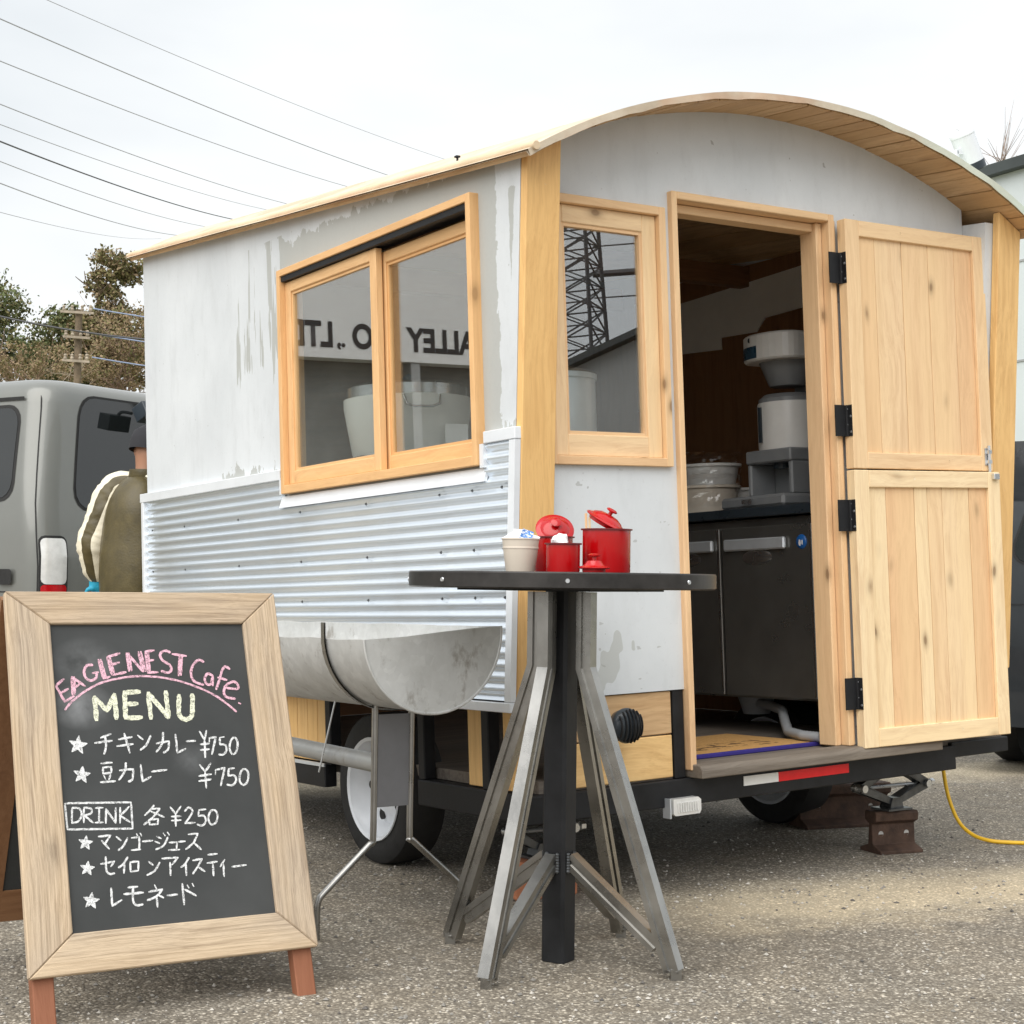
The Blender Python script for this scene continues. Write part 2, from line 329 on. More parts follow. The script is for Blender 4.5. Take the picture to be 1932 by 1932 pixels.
def leaf(name, c1, c2, trans=.25):
    t = NT(name); o = t.obj(); n = t.noise(o, 2.2, 4, .7); f = t.noise(o, 30, 2, .6)
    col = t.mix(t.ramp(t.math('MULTIPLY_ADD', f, .5, t.math('MULTIPLY', n, .5)), [(.38, 0.0), (.62, 1.0)]), c1, c2)
    return t.bsdf(col, .6, 0, None, .2)
M['leaf_olive'] = leaf('leaf_olive', (.11, .12, .045), (.24, .20, .09))
M['leaf_green'] = leaf('leaf_green', (.075, .105, .04), (.17, .185, .08))
M['leaf_brown'] = leaf('leaf_brown', (.22, .155, .09), (.36, .27, .16))
def mat_coir():
    t = NT('coir'); o = t.obj(); x, y, z = t.sep(o); n = t.noise(o, 90, 4, .7)
    col = t.ramp(n, [(.3, (.50, .28, .10)), (.7, (.70, .42, .17))])
    s = t.math('GREATER_THAN', t.noise(t.map(o, (16, 30, 1)), 1.0, 2, .5), .56)
    m = t.math('MULTIPLY', s, t.math('MULTIPLY', t.math('LESS_THAN', t.math('ABSOLUTE', t.math('SUBTRACT', y, .20)), .085), t.math('LESS_THAN', t.math('ABSOLUTE', t.math('SUBTRACT', x, .33)), .27)))
    col = t.mix(t.math('MULTIPLY', m, .85), col, (.09, .06, .04))
    return t.bsdf(col, .9, 0, t.bump(n, .5, .004), .1)
M['coir'] = mat_coir()
M['stainless'] = plain('stainless', (.27, .265, .25), .3, .8, .15, 3)
M['steel_bright'] = plain('steel_bright', (.62, .62, .62), .25, .95, .06, 4)

# ------------------------------------------------------------------ mesh helpers
class MB:
    def __init__(s): s.v = []; s.f = []; s.m = []
    def add(s, vs, fs, mi=0):
        b = len(s.v); s.v += [tuple(p) for p in vs]; s.f += [tuple(b + i for i in f) for f in fs]; s.m += [mi] * len(fs); return s
    def box(s, x0, x1, y0, y1, z0, z1, mi=0, Mx=None):
        vs = [(x0, y0, z0), (x1, y0, z0), (x1, y1, z0), (x0, y1, z0), (x0, y0, z1), (x1, y0, z1), (x1, y1, z1), (x0, y1, z1)]
        if Mx: vs = [Mx @ Vector(p) for p in vs]
        return s.add(vs, [(0, 3, 2, 1), (4, 5, 6, 7), (0, 1, 5, 4), (1, 2, 6, 5), (2, 3, 7, 6), (3, 0, 4, 7)], mi)
    def bar(s, p0, p1, w, h, ref=(0, 0, 1), mi=0):
        p0, p1 = Vector(p0), Vector(p1); d = (p1 - p0).normalized(); a = d.cross(Vector(ref))
        if a.length < 1e-4: a = d.cross(Vector((1, 0, 0)))
        a.normalize(); b = a.cross(d).normalized()
        vs = [p + a * (sx * w / 2) + b * (sy * h / 2) for p in (p0, p1) for sx, sy in ((-1, -1), (1, -1), (1, 1), (-1, 1))]
        return s.add(vs, [(0, 1, 2, 3), (7, 6, 5, 4), (0, 4, 5, 1), (1, 5, 6, 2), (2, 6, 7, 3), (3, 7, 4, 0)], mi)
    def prism(s, poly, d, mi=0):
        d = Vector(d); n = len(poly); vs = [Vector(p) for p in poly] + [Vector(p) + d for p in poly]
        fs = [tuple(range(n - 1, -1, -1)), tuple(range(n, 2 * n))] + [(i, (i + 1) % n, n + (i + 1) % n, n + i) for i in range(n)]
        return s.add(vs, fs, mi)
    def tube(s, pts, r, n=8, mi=0, cap=True):
        pts = [Vector(p) for p in pts]; rs = r if isinstance(r, (list, tuple)) else [r] * len(pts)
        rows = []; ref = None
        for i, p in enumerate(pts):
            d = (pts[min(i + 1, len(pts) - 1)] - pts[max(i - 1, 0)]).normalized()
            if ref is None: ref = d.orthogonal().normalized()
            ref = (ref - d * ref.dot(d)); ref = ref.normalized() if ref.length > 1e-6 else d.orthogonal().normalized()
            b = d.cross(ref); rows.append([p + (ref * math.cos(2 * math.pi * k / n) + b * math.sin(2 * math.pi * k / n)) * rs[i] for k in range(n)])
        b0 = len(s.v); s.grid(rows, mi, closed=True)
        if cap:
            s.f.append(tuple(b0 + k for k in range(n - 1, -1, -1))); s.m.append(mi)
            e = b0 + (len(rows) - 1) * n; s.f.append(tuple(e + k for k in range(n))); s.m.append(mi)
        return s
    def grid(s, rows, mi=0, closed=False):
        b = len(s.v); n = len(rows[0])
        for r in rows: s.v += [tuple(p) for p in r]
        for i in range(len(rows) - 1):
            for k in range(n if closed else n - 1):
                k2 = (k + 1) % n
                s.f.append((b + i * n + k, b + i * n + k2, b + (i + 1) * n + k2, b + (i + 1) * n + k)); s.m.append(mi)
        return s
    def lathe(s, prof, n=32, Mx=None, mi=0):
        Mx = Mx or Matrix()
        rows = [[Mx @ Vector((r * math.cos(2 * math.pi * k / n), r * math.sin(2 * math.pi * k / n), z)) for k in range(n)] for r, z in prof]
        s.grid(rows, mi, closed=True); return s
    def sweep(s, prof, pts, side, mi=0):
        pts = [Vector(p) for p in pts]; side = Vector(side).normalized(); rows = []
        for i, p in enumerate(pts):
            d0 = (pts[i] - pts[i - 1]).normalized() if i else None; d1 = (pts[i + 1] - pts[i]).normalized() if i < len(pts) - 1 else None
            d = ((d0 or d1) + (d1 or d0)).normalized(); nn = side.cross(d).normalized()
            k = 1 / max(.3, nn.dot(side.cross(d1 or d0).normalized()))
            rows.append([p + side * a + nn * (b * k) for a, b in prof])
        b0 = len(s.v); n = len(prof); s.grid(rows, mi, closed=True)
        s.f.append(tuple(b0 + k for k in range(n - 1, -1, -1))); e = b0 + (len(rows) - 1) * n; s.f.append(tuple(e + k for k in range(n))); s.m += [mi, mi]
        return s
    def build(s, name, mat, parent=None, smooth=None, bevel=0, fix=True, loc=None):
        me = bpy.data.meshes.new(name); me.from_pydata(s.v, [], s.f)
        mats = mat if isinstance(mat, (list, tuple)) else [mat]
        for m in mats: me.materials.append(M[m] if isinstance(m, str) else m)
        if len(mats) > 1: me.polygons.foreach_set('material_index', s.m)
        if fix or bevel:
            bm = bmesh.new(); bm.from_mesh(me)
            if bevel:
                es = [e for e in bm.edges if len(e.link_faces) == 2 and e.calc_face_angle(0) > .6]
                bmesh.ops.bevel(bm, geom=es, offset=bevel, segments=1, affect='EDGES', clamp_overlap=True)
            bmesh.ops.recalc_face_normals(bm, faces=bm.faces); bm.to_mesh(me); bm.free()
        if smooth is not None:
            me.shade_smooth(); me.set_sharp_from_angle(angle=R(smooth))
        me.update(); o = bpy.data.objects.new(name, me); COL.objects.link(o)
        if parent: o.parent = parent
        if loc is not None: o.location = loc
        return o
def tag(o, label, cat, group=None, kind=None):
    if label: o['label'] = label
    if cat: o['category'] = cat
    if group: o['group'] = group
    if kind: o['kind'] = kind
    return o
def thing(name, label, cat, Mx=None, group=None):
    o = bpy.data.objects.new(name, None); COL.objects.link(o); o.empty_display_size = .1
    if Mx is not None: o.matrix_world = Mx
    return tag(o, label, cat, group)
def dup(root, Mx, label):
    r = root.copy(); COL.objects.link(r); r.matrix_world = Mx; r['label'] = label
    for ch in root.children:
        c = ch.copy(); COL.objects.link(c); c.parent = r
        for g in ch.children:
            d = g.copy(); COL.objects.link(d); d.parent = c
    return r
def Tr(x, y, z, rz=0): return Matrix.Translation((x, y, z)) @ Matrix.Rotation(rz, 4, 'Z')
# ------------------------------------------------------------------ the setting: ground
mb = MB(); S = 500
mb.add([(-S, -S, 0), (S, -S, 0), (S, S, 0), (-S, S, 0)], [(0, 1, 2, 3)])
tag(mb.build('ground', 'asphalt', fix=False), None, None, kind='structure')
rng = random.Random(3); mb = MB()
for i in range(15000):
    y = 3.3 + 5.6 * rng.random() ** 1.5; x = (rng.random() * 2 - 1) * (y * .36 + .1)
    if rng.random() > .25 + .75 * max(0, min(1, .5 + 1.6 * mnoise.noise(Vector((x * 1.3, y * 1.3, 0))))): continue
    s = .0018 + .0068 * rng.random() ** 3.2; q = [s * (.6 + .8 * rng.random()) for _ in range(6)]; z = s * .25; a = rng.random() * 6.28; c, d = math.cos(a), math.sin(a)
    P = [(q[0], 0, 0), (0, q[1], 0), (-q[2], 0, 0), (0, -q[3], 0)]
    mb.add([(x + px * c - py * d, y + px * d + py * c, z) for px, py, _ in P] + [(x, y, z + q[4] * .7), (x, y, z - s * .6)],
           [(0, 1, 4), (1, 2, 4), (2, 3, 4), (3, 0, 4), (1, 0, 5), (2, 1, 5), (3, 2, 5), (0, 3, 5)], rng.choice((0, 0, 1, 1, 2)))
gm = [plain('stone_pale', (.50, .47, .42), .8, 0, .3, 30), plain('stone_grey', (.26, .245, .22), .8, 0, .3, 30), plain('stone_dark', (.12, .11, .10), .8, 0, .3, 30)]
tag(mb.build('gravel', gm, fix=False), 'loose pale grit strewn over the worn asphalt', 'gravel', kind='stuff')

# ------------------------------------------------------------------ the trailer frame (it stands on jacks, a little out of level)
TO = Vector((0.025189948, 5.222537937, 0.69547413))
TU = Vector((0.825658935, 0.563273028, 0.031793376)); TV = Vector((-0.562579518, 0.826251506, -0.028508514)); TW = Vector((-0.042327402, 0.005652007, 0.998087807))
TW = TU.cross(TV)
T = Matrix((TU, TV, TW)).transposed().to_4x4(); T.translation = TO
ZB = .69
trailer = thing('food_trailer', 'grey plastered cafe trailer with bowed timber roof and corrugated iron skirt', 'trailer', T @ Matrix.Translation((0, 0, -ZB)))
def part(mb, name, mat, smooth=None, bevel=0, parent=None, label=None):
    o = mb.build(name, mat, parent or trailer, smooth, bevel)
    if parent is None: o.location = (0, 0, ZB)
    if label: o['label'] = label
    return o
CX, AR = 1.245, 2.58
def zarc(x, y=0.0): return 2.12 - (AR - math.sqrt(AR * AR - (x - CX) ** 2)) + .0902 * y
def slant(z): return -.085 * z
# side walls -------------------------------------------------------
def vpoly(pts, u0, u1, mb):       # polygon in (v, w), extruded from u0 to u1
    mb.prism([(u0, p[0], p[1]) for p in pts], (u1 - u0, 0, 0))
WV0, WV1, WZ0, WZ1 = .165, 1.605, .815, 1.70
wl = MB(); zt = lambda y: zarc(0.02, y) + .012
sl = lambda z: slant(z) + .036
vpoly([(sl(0), 0), (WV0, 0), (WV0, zt(WV0)), (sl(1.79), zt(-.12))], 0, .05, wl)
vpoly([(WV0, 0), (WV1, 0), (WV1, WZ0), (WV0, WZ0)], 0, .05, wl)
vpoly([(WV0, WZ1), (WV1, WZ1), (WV1, zt(WV1)), (WV0, zt(WV0))], 0, .05, wl)
vpoly([(WV1, 0), (3.2, 0), (3.2, zt(3.2)), (WV1, zt(WV1))], 0, .05, wl)
part(wl, 'side_wall', 'plaster_side')
wr = MB(); zr = lambda y: zarc(2.47, y) + .012
vpoly([(.05, -.01), (3.2, -.01), (3.2, zr(3.2)), (.05, zr(.05))], 2.44, 2.49, wr)
vpoly([(sl(0), 0), (.05, 0), (.05, zr(.05)), (sl(1.82), zr(-.12))], 2.312, 2.488, wr)
part(wr, 'side_wall', 'plaster_rear')
nw = MB()
for i in range(24):
    a, b = .05 + 2.39 * i / 24, .05 + 2.39 * (i + 1) / 24
    nw.prism([(a, 3.15, -.01), (b, 3.15, -.01), (b, 3.15, zarc(b, 3.17) + .01), (a, 3.15, zarc(a, 3.17) + .01)], (0, .049, 0))
part(nw, 'front_wall', 'plaster_rear')
# rear wall with window and door openings ---------------------------
DX0, DX1, DZ1 = .735, 1.515, 1.755
RX0, RX1, RZ0, RZ1 = .175, .665, .81, 1.69
cuts = sorted(set([.139, RX0, RX1, DX0, DX1, 2.310] + [round(.139 + 2.171 * i / 34, 4) for i in range(35)]))
rw = MB()
for a, b in zip(cuts, cuts[1:]):
    if b - a < 1e-3: continue
    m = (a + b) / 2; segs = [(0 if m < .73 else -.27, None)]
    if RX0 < m < RX1: segs = [(0, RZ0), (RZ1, None)]
    elif DX0 < m < DX1: segs = [(DZ1, None)]
    for z0, z1 in segs:
        ta, tb = (z1, z1) if z1 else (zarc(a) + .012, zarc(b) + .012)
        rw.prism([(a, 0, z0), (b, 0, z0), (b, 0, tb), (a, 0, ta)], (0, .05, 0))
part(rw, 'rear_wall', 'plaster_rear')
# corner posts -------------------------------------------------------
for a, b, top in ((-.002, .137, zarc(.13, -.15)), (2.354, 2.492, zarc(2.36, -.15))):
    p = MB(); ta, tb = zarc(a, -.15) - .002, zarc(b, -.15) - .002
    p.add([(x, slant(z) + d, z) for x, z1 in ((a, ta), (b, tb)) for z, d in ((-.02, 0), (-.02, .034), (z1, .034), (z1, 0))], [(3, 2, 1, 0), (4, 5, 6, 7), (0, 1, 5, 4), (1, 2, 6, 5), (2, 3, 7, 6), (3, 0, 4, 7)])
    o = part(p, 'corner_post', 'post_z', bevel=.004)
    for z in (.35, .72, 1.32, 1.7):
        s = MB(); s.lathe([(0, -.002), (.007, -.002), (.006, .0)], 10, Matrix.Translation(((a + b) / 2 + .01, slant(z), z)) @ Matrix.Rotation(R(90), 4, 'X'))
        s.build('screw_plug', 'beige', o)
# roof ----------------------------------------------------------------
def arcpt(ang, rad, y): return (CX + rad * math.sin(ang), y, 2.12 - AR + rad * math.cos(ang) + .0902 * y)
A0 = math.asin(1.30 / AR)
rf = MB(); N = 48; rows = []
ys = [-.25, -.244, -.2, 0, .5, 1, 1.5, 2, 2.5, 3, 3.27]
prof = []
for k in range(N + 1): prof.append((-A0 + 2 * A0 * k / N, AR + .026))
def wob(a, y): return .004 * mnoise.noise(Vector((a * 9, y * 2, 0)))
for y in ys: rows.append([arcpt(a, r + wob(a, y), y + (.006 * mnoise.noise(Vector((a * 14, 3, 0))) if y < -.2 else 0)) for a, r in prof])
rf.grid(rows)
rows2 = [[arcpt(a, AR + .0195, y) for a, r in prof] for y in (-.237, 3.27)]
rf.grid(rows2)
lip = [[arcpt(a, AR + .026 + wob(a, -.25), -.25 + .006 * mnoise.noise(Vector((a * 14, 3, 0)))) for a, r in prof],
       [arcpt(a, AR + .002 + .007 * mnoise.noise(Vector((a * 23, 8, 0))), -.247 + .004 * mnoise.noise(Vector((a * 20, 5, 0)))) for a, r in prof],
       [arcpt(a, AR + .003 + .007 * mnoise.noise(Vector((a * 23, 8, 0))), -.2425) for a, r in prof],
       [arcpt(a, AR + .0195, -.237) for a, r in prof]]
rf.grid(lip)
roof = part(rf, 'roof', 'canvas', smooth=50)
ang = -A0 + .004; rk = random.Random(5)
while ang < A0 - .02:
    wd = rk.uniform(.030, .046); a1 = min(ang + wd, A0 - .004); g = .0011; y0 = -.236; y1 = 3.25; th = rk.uniform(.0165, .019); rr = AR + rk.uniform(-.0025, .0005)
    p = MB(); c = []
    for y in (y0, y1): c += [arcpt(ang + g, rr, y), arcpt(a1 - g, rr, y), arcpt(a1 - g, rr + th, y), arcpt(ang + g, rr + th, y)]
    p.add(c, [(0, 1, 2, 3), (7, 6, 5, 4), (0, 4, 5, 1), (1, 5, 6, 2), (2, 6, 7, 3), (3, 7, 4, 0)])
    p.build('soffit_plank', 'soffit_y', roof); ang = a1
for sx, nm in ((-.040, 0), (2.530, 1)):
    e = MB(); pts = []; rs = []
    for k in range(41):
        y = -.262 + 3.56 * k / 40; pts.append((sx, y, zarc(0 if sx < 1 else 2.49, y) + .006 + .002 * mnoise.noise(Vector((y * 5, 1, 0))))); rs.append(.0175 + .002 * mnoise.noise(Vector((y * 4, 7, 0))))
    rs[0] = .014; rs[-1] = .012
    e.tube(pts, rs, 10); part(e, 'eave_trim', 'eave', smooth=60)
# corrugated iron ------------------------------------------------------
PIT, AMP = .0405, .0058
def corr_sheet(vspans, off, name):
    mbx = MB()
    for (z0, z1, a, b) in vspans:
        n = max(2, int((z1 - z0) / PIT * 10)); rows = []
        for i in range(n + 1):
            z = z0 + (z1 - z0) * i / n; uu = -.0100 - off - AMP * math.cos(2 * math.pi * z / PIT)
            va = (slant(z) + .03) if a is None else a
            rows.append([(uu + .0012 * mnoise.noise(Vector((v_ * 3, z * 4, off * 90))), v_, z) for v_ in [va + (b - va) * k / 12 for k in range(13)]])
        mbx.grid(rows)
    o = part(mbx, name, 'corr', smooth=80)
    return o
s1 = corr_sheet([(.004, .735, None, .385), (.735, .865, None, .125)], .005, 'corrugated_sheet')
s2 = corr_sheet([(.004, .735, .375, 3.195), (.735, .855, 1.66, 3.195)], 0, 'corrugated_sheet')
scm = None
for sh, vv in ((s1, (.02, .2)), (s2, (.42, .95, 1.5, 2.1, 2.7, 3.1))):
    for v_ in vv:
        for k in (3, 8, 12, 17):
            z = PIT * (k + .5) * 1.0 - PIT * .5 + PIT / 2
            if scm is None:
                s = MB(); s.lathe([(0, -.004), (.0042, -.004), (.0042, 0), (.006, 0)], 8, Matrix.Rotation(R(90), 4, 'Y')); so = s.build('screw', 'jack_steel', sh); scm = so.data
            else:
                so = bpy.data.objects.new('screw', scm); COL.objects.link(so); so.parent = sh
            so.location = (-.0165 - (.005 if sh is s1 else 0), v_, z)
def flash(name, *a, bevel=.002):
    f = MB(); f.box(*a); return part(f, name, 'white_metal', bevel=bevel)
flash('flashing', -.027, -.0005, 1.665, 3.235, .852, .895)
flash('flashing', -.027, -.0005, -.071, .118, .862, .902)
f = MB(); f.prism([(-.03, .118, .735), (-.03, 1.668, .735), (-.014, 1.668, .782), (-.014, .118, .782)], (.013, 0, 0)); part(f, 'window_flashing', 'white_metal')
f = MB(); f.prism([(-.027, .118, .782), (-.027, .143, .782), (-.027, .143, .862), (-.027, .118, .862)], (.026, 0, 0)); part(f, 'window_flashing', 'white_metal')
f = MB(); f.prism([(-.027, 1.645, .79), (-.027, 1.667, .79), (-.027, 1.667, .852), (-.027, 1.645, .852)], (.026, 0, 0)); part(f, 'window_flashing', 'white_metal')
f = MB(); f.prism([(-.026, slant(0) + .002, 0), (-.026, slant(0) + .038, 0), (-.026, slant(.86) + .038, .86), (-.026, slant(.86) + .002, .86)], (.022, 0, 0)); part(f, 'edge_trim', 'white_metal')
flash('edge_trim', -.026, -.0005, 3.195, 3.225, 0, .852)
flash('bottom_trim', -.031, .02, .0, 3.23, -.034, -.002)
# side window ------------------------------------------------------------
def rect_frame(mbx, axis, c0, c1, z0, z1, wl_, wb, wt, d0, d1, wr_=None):
    wr_ = wr_ or wl_
    def b(a0, a1, q0, q1, mi):
        if axis == 'v': mbx.box(d0, d1, a0, a1, q0, q1, mi)
        else: mbx.box(a0, a1, d0, d1, q0, q1, mi)
    b(c0, c0 + wl_, z0, z1, 0); b(c1 - wr_, c1, z0, z1, 0)
    b(c0 + wl_, c1 - wr_, z0, z0 + wb, 1); b(c0 + wl_, c1 - wr_, z1 - wt, z1, 1)
w1 = MB(); rect_frame(w1, 'v', .145, 1.632, .791, 1.722, .028, .034, .028, -.038, .07)
win = part(w1, 'side_window', ['sash_z', 'sash_y'], bevel=.002)
tk = MB(); tk.box(-.012, .055, .175, 1.602, 1.676, 1.6925); tk.box(-.030, -.014, .175, 1.602, 1.671, 1.6925); tk.build('sliding_track', 'black_steel', win)
def sash(c0, c1, d0, d1, lw, rw_, zt_):
    s = MB(); rect_frame(s, 'v', c0, c1, .828, zt_, lw, .055, .045, d0, d1, rw_)
    o = s.build('sash', ['sash_z', 'sash_y'], win, bevel=.003)
    bd = MB(); rect_frame(bd, 'v', c0 + lw - .001, c1 - rw_ + .001, .882, zt_ - .044, .012, .012, .012, d0 + .008, d1 - .004); bd.build('glazing_bead', ['sash_z', 'sash_y'], win)
    g = MB(); g.box((d0 + d1) / 2, (d0 + d1) / 2 + .004, c0 + lw, c1 - rw_, .883, zt_ - .045); g.build('pane', 'glass', win)
sash(.84, 1.602, -.012, .018, .048, .045, 1.670)      # far sash, in front
sash(.175, .885, .024, .052, .038, .055, 1.658)        # near sash, behind
# rear window ----------------------------------------------------------------
w2 = MB(); rect_frame(w2, 'u', .150, .688, .786, 1.713, .030, .030, .030, -.022, .07)
win2 = part(w2, 'rear_window', ['pine_z', 'pine_x'], bevel=.002)
s = MB(); rect_frame(s, 'u', .181, .657, .817, 1.682, .062, .075, .062, .0, .035); s.build('sash', ['pine_z', 'pine_x'], win2, bevel=.003)
s = MB(); rect_frame(s, 'u', .242, .596, .891, 1.621, .013, .013, .013, .006, .03); s.build('glazing_bead', ['pine_z', 'pine_x'], win2)
s = MB(); s.box(.243, .595, .017, .021, .892, 1.62); s.build('pane', 'glass', win2)
# door frame ---------------------------------------------------------------------
d = MB(); d.box(.716, .742, -.026, .11, -.285, 1.778, 0); d.box(1.503, 1.533, -.026, .11, -.262, 1.778, 0); d.box(.742, 1.503, -.026, .11, 1.750, 1.778, 1)
d.box(1.470, 1.5, .012, .10, -.262, 1.748, 0); d.box(.744, 1.47, .03, .10, 1.716, 1.748, 1); d.box(1.5335, 1.552, -.012, .0, -.262, 1.76, 0)
dframe = part(d, 'door_frame', ['pine_z', 'pine_x'], bevel=.003)
# stable door, folded right back ------------------------------------------------------
HU, HV, PH = 1.540, -.030, R(-5.2)
DM = Matrix.Translation((HU, HV, 0)) @ Matrix.Rotation(PH, 4, 'Z')
def leaf_door(z0, z1, bt, bb, widths, label, PH):
    # outer face at y = -.045, inner at 0
    fr = MB(); Wd = .785; L, Rr = .074, .066
    fr.box(0, L, -.045, 0, z0, z1, 0); fr.box(Wd - Rr, Wd, -.045, 0, z0, z1, 0)
    fr.box(L + .0004, Wd - Rr - .0004, -.0446, -.0005, z1 - bt, z1 - .0005, 1); fr.box(L + .0004, Wd - Rr - .0004, -.0446, -.0005, z0 + .0005, z0 + bb, 1)
    o = part(fr, 'door_leaf', ['pine_z', 'pine_x'], bevel=.0025, label=label); o.location = Vector((0, 0, ZB)) + DM.translation; o.rotation_euler = (0, 0, PH)
    tot = sum(widths); x = L; rk = random.Random(int(z1 * 100))
    for wd in widths:
        a = wd / tot * (Wd - L - Rr); b = MB(); b.box(x + .0012, x + a - .0012, -.030 - rk.uniform(0, .0015), -.008, z0 + bb - .01, z1 - bt + .01)
        b.build('board', 'pine_z', o, bevel=.0015); x += a
    for sx, sz in [(L / 2, z0 + .03), (L / 2, z1 - .03), (Wd - Rr / 2, z0 + .03), (Wd - Rr / 2, z1 - .03), (.3, z1 - .03), (.52, z0 + .035)]:
        q = MB(); q.lathe([(0, -.0008), (.0042, -.0008), (.005, 0)], 8, Matrix.Translation((sx + rk.uniform(-.01, .01), -.045, sz + rk.uniform(-.006, .006))) @ Matrix.Rotation(R(90), 4, 'X')); q.build('screw', 'brown_x' if rk.random() < .5 else 'zinc', o)
    return o
up_d = leaf_door(.792, 1.755, .062, .062, (.093, .147, .147, .150, .10), 'upper half of the stable door, pale boards', R(-1.4))
lo_d = leaf_door(-.272, .786, .066, .070, (.095, .150, .070, .080, .150, .10), 'lower half of the stable door, pale boards', R(-3.8))
for z in (1.566, .976, .613, -.065):
    h = MB(); par = up_d if z > .79 else lo_d
    h.box(-.062, -.006, -.0165, -.013, z - .06, z + .06); h.box(-.0035, -.0005, -.044, -.003, z - .06, z + .06); h.tube([(-.004, -.0185, z - .06), (-.004, -.0185, z + .06)], .0055, 8)
    ho = h.build('hinge', 'black_steel', par)
    for dx, dz in [(-.050, -.044), (-.03, -.016), (-.050, .016), (-.03, .044)]:
        q = MB(); q.lathe([(0, -.002), (.0045, -.002), (.005, 0)], 8, Matrix.Translation((dx, -.0165, z + dz)) @ Matrix.Rotation(R(90), 4, 'X')); q.build('screw', 'zinc', par)
        q = MB(); q.lathe([(0, -.002), (.0045, -.002), (.005, 0)], 8, Matrix.Translation((-.0035, -.03 + (.01 if dx > -.04 else -.008), z + dz)) @ Matrix.Rotation(R(90), 4, 'Y')); q.build('screw', 'zinc', par)
b = MB(); b.box(.735, .768, -.0485, -.0455, .815, .885); b.tube([(.7515, -.055, .77), (.7515, -.055, .895)], .006, 8); b.box(.742, .761, -.062, -.0485, .822, .836); b.box(.742, .761, -.062, -.0485, .862, .876)
b.build('bolt_latch', 'zinc', up_d, smooth=40)
b = MB(); b.box(.737, .768, -.0625, -.0455, .755, .778); b.build('latch_keeper', 'zinc', lo_d, bevel=.002)
# chassis, floor, step, skirt ------------------------------------------------------------
c = MB(); c.box(-.002, 2.12, -.012, .05, -.405, -.312); c.box(.03, .085, .05, .705, -.405, -.312); c.box(.03, .085, 1.43, 3.3, -.405, -.312); c.box(.26, .31, .05, 3.3, -.39, -.315); c.box(2.05, 2.105, .05, 3.3, -.405, -.312)
for y in (1.0, 1.9, 2.8): c.box(.085, 2.05, y, y + .05, -.395, -.33)
c.box(.665, .714, .002, .05, -.312, -.001)
for y in (.235, .66, 1.385, 2.25, 3.1): c.box(.035, .085, y, y + .045, -.312, -.002)
c.box(2.11, 2.46, .0, .05, -.36, -.30)
part(c, 'chassis', 'black_steel', bevel=.004)
f = MB(); f.box(.09, 2.44, .02, 3.18, -.311, -.272); part(f, 'floor', 'grey_x')
f = MB(); f.box(.09, 2.438, .05, 3.148, -.04, -.005); 
st = MB(); st.prism([(.722, -.075, -.311), (.722, -.075, -.281), (.722, -.062, -.266), (.722, .018, -.262), (.722, .018, -.311)], (1.25, 0, 0)); part(st, 'step_board', 'grey_x', bevel=.003)
for z0, z1 in ((-.152, -.004), (-.305, -.157)):
    q = MB(); q.box(.139, .662, .010, .034, z0, z1); o = part(q, 'bumper_board', 'post_x' if z0 < -.2 else 'soffit_x', bevel=.003)
    for dz in (.03, .11):
        n_ = MB(); n_.lathe([(0, -.004), (.006, -.004), (.0075, 0)], 8, Matrix.Translation((.64, .010, z0 + dz)) @ Matrix.Rotation(R(90), 4, 'X')); n_.build('bolt', 'black_steel', o)
y = 1.432
while y < 3.08:
    q = MB(); q.box(.05, .064, y, y + .088, -.306, -.036)
    if not (2.16 < y < 2.3): part(q, 'skirt_board', 'post_z', bevel=.002)
    y += .091
for y0, y1 in ((.045, .165), (.282, .385)):
    q = MB(); q.box(.05, .064, y0, y1, -.306, -.036); part(q, 'skirt_board', 'post_z', bevel=.002)
q = MB(); q.box(.026, .032, 1.43, 3.1, -.322, -.308); part(q, 'skirt_strip', 'alu')
# wheels ------------------------------------------------------------------------------------
def wheel(uc, zc):
    RX = Matrix.Translation((uc, 1.08, zc)) @ Matrix.Rotation(R(-90), 4, 'Y')     # lathe z -> -u
    t = MB(); t.lathe([(.19, -.078), (.215, -.084), (.26, -.086), (.283, -.072), (.29, -.045), (.29, .045), (.283, .072), (.26, .086), (.215, .084), (.19, .078), (.19, -.078)], 56, RX)
    o = part(t, 'wheel', 'rubber', smooth=40)
    rm = MB(); rm.lathe([(.19, -.078), (.19, .078), (.199, .084), (.197, .089), (.185, .083), (.176, .055), (.168, .046), (.155, .012), (.145, .002), (.128, .012), (.09, .028), (.05, .03), (0, .03)], 48, RX); rm.build('rim', 'rim', o, smooth=35)
    hb = MB(); hb.lathe([(.038, .028), (.038, .05), (.03, .06), (0, .062)], 20, RX); hb.build('hub_cap', 'steel_bright', o, smooth=40)
    for k in range(5):
        a = 2 * math.pi * k / 5 + .3
        s = MB(); s.lathe([(.02, .012), (.02, .022), (0, .022)], 16, RX @ Matrix.Rotation(a, 4, 'Z') @ Matrix.Translation((.108, 0, .004)) @ Matrix.Diagonal((1.2, .9, 1, 1))); s.build('vent_hole', 'rubber', o)
        s = MB(); s.lathe([(.009, .026), (.009, .042), (0, .043)], 6, RX @ Matrix.Rotation(a + .63, 4, 'Z') @ Matrix.Translation((.057, 0, .003))); s.build('wheel_nut', 'zinc', o)
wheel(.136, -.382); wheel(2.19, -.448)
ax = MB(); ax.tube([(.2, 1.08, -.385), (2.15, 1.08, -.43)], .035, 10); ax.box(.25, .30, .55, 1.4, -.42, -.395); ax.box(1.9, 1.95, .55, 1.4, -.45, -.41); part(ax, 'axle', 'black_steel')
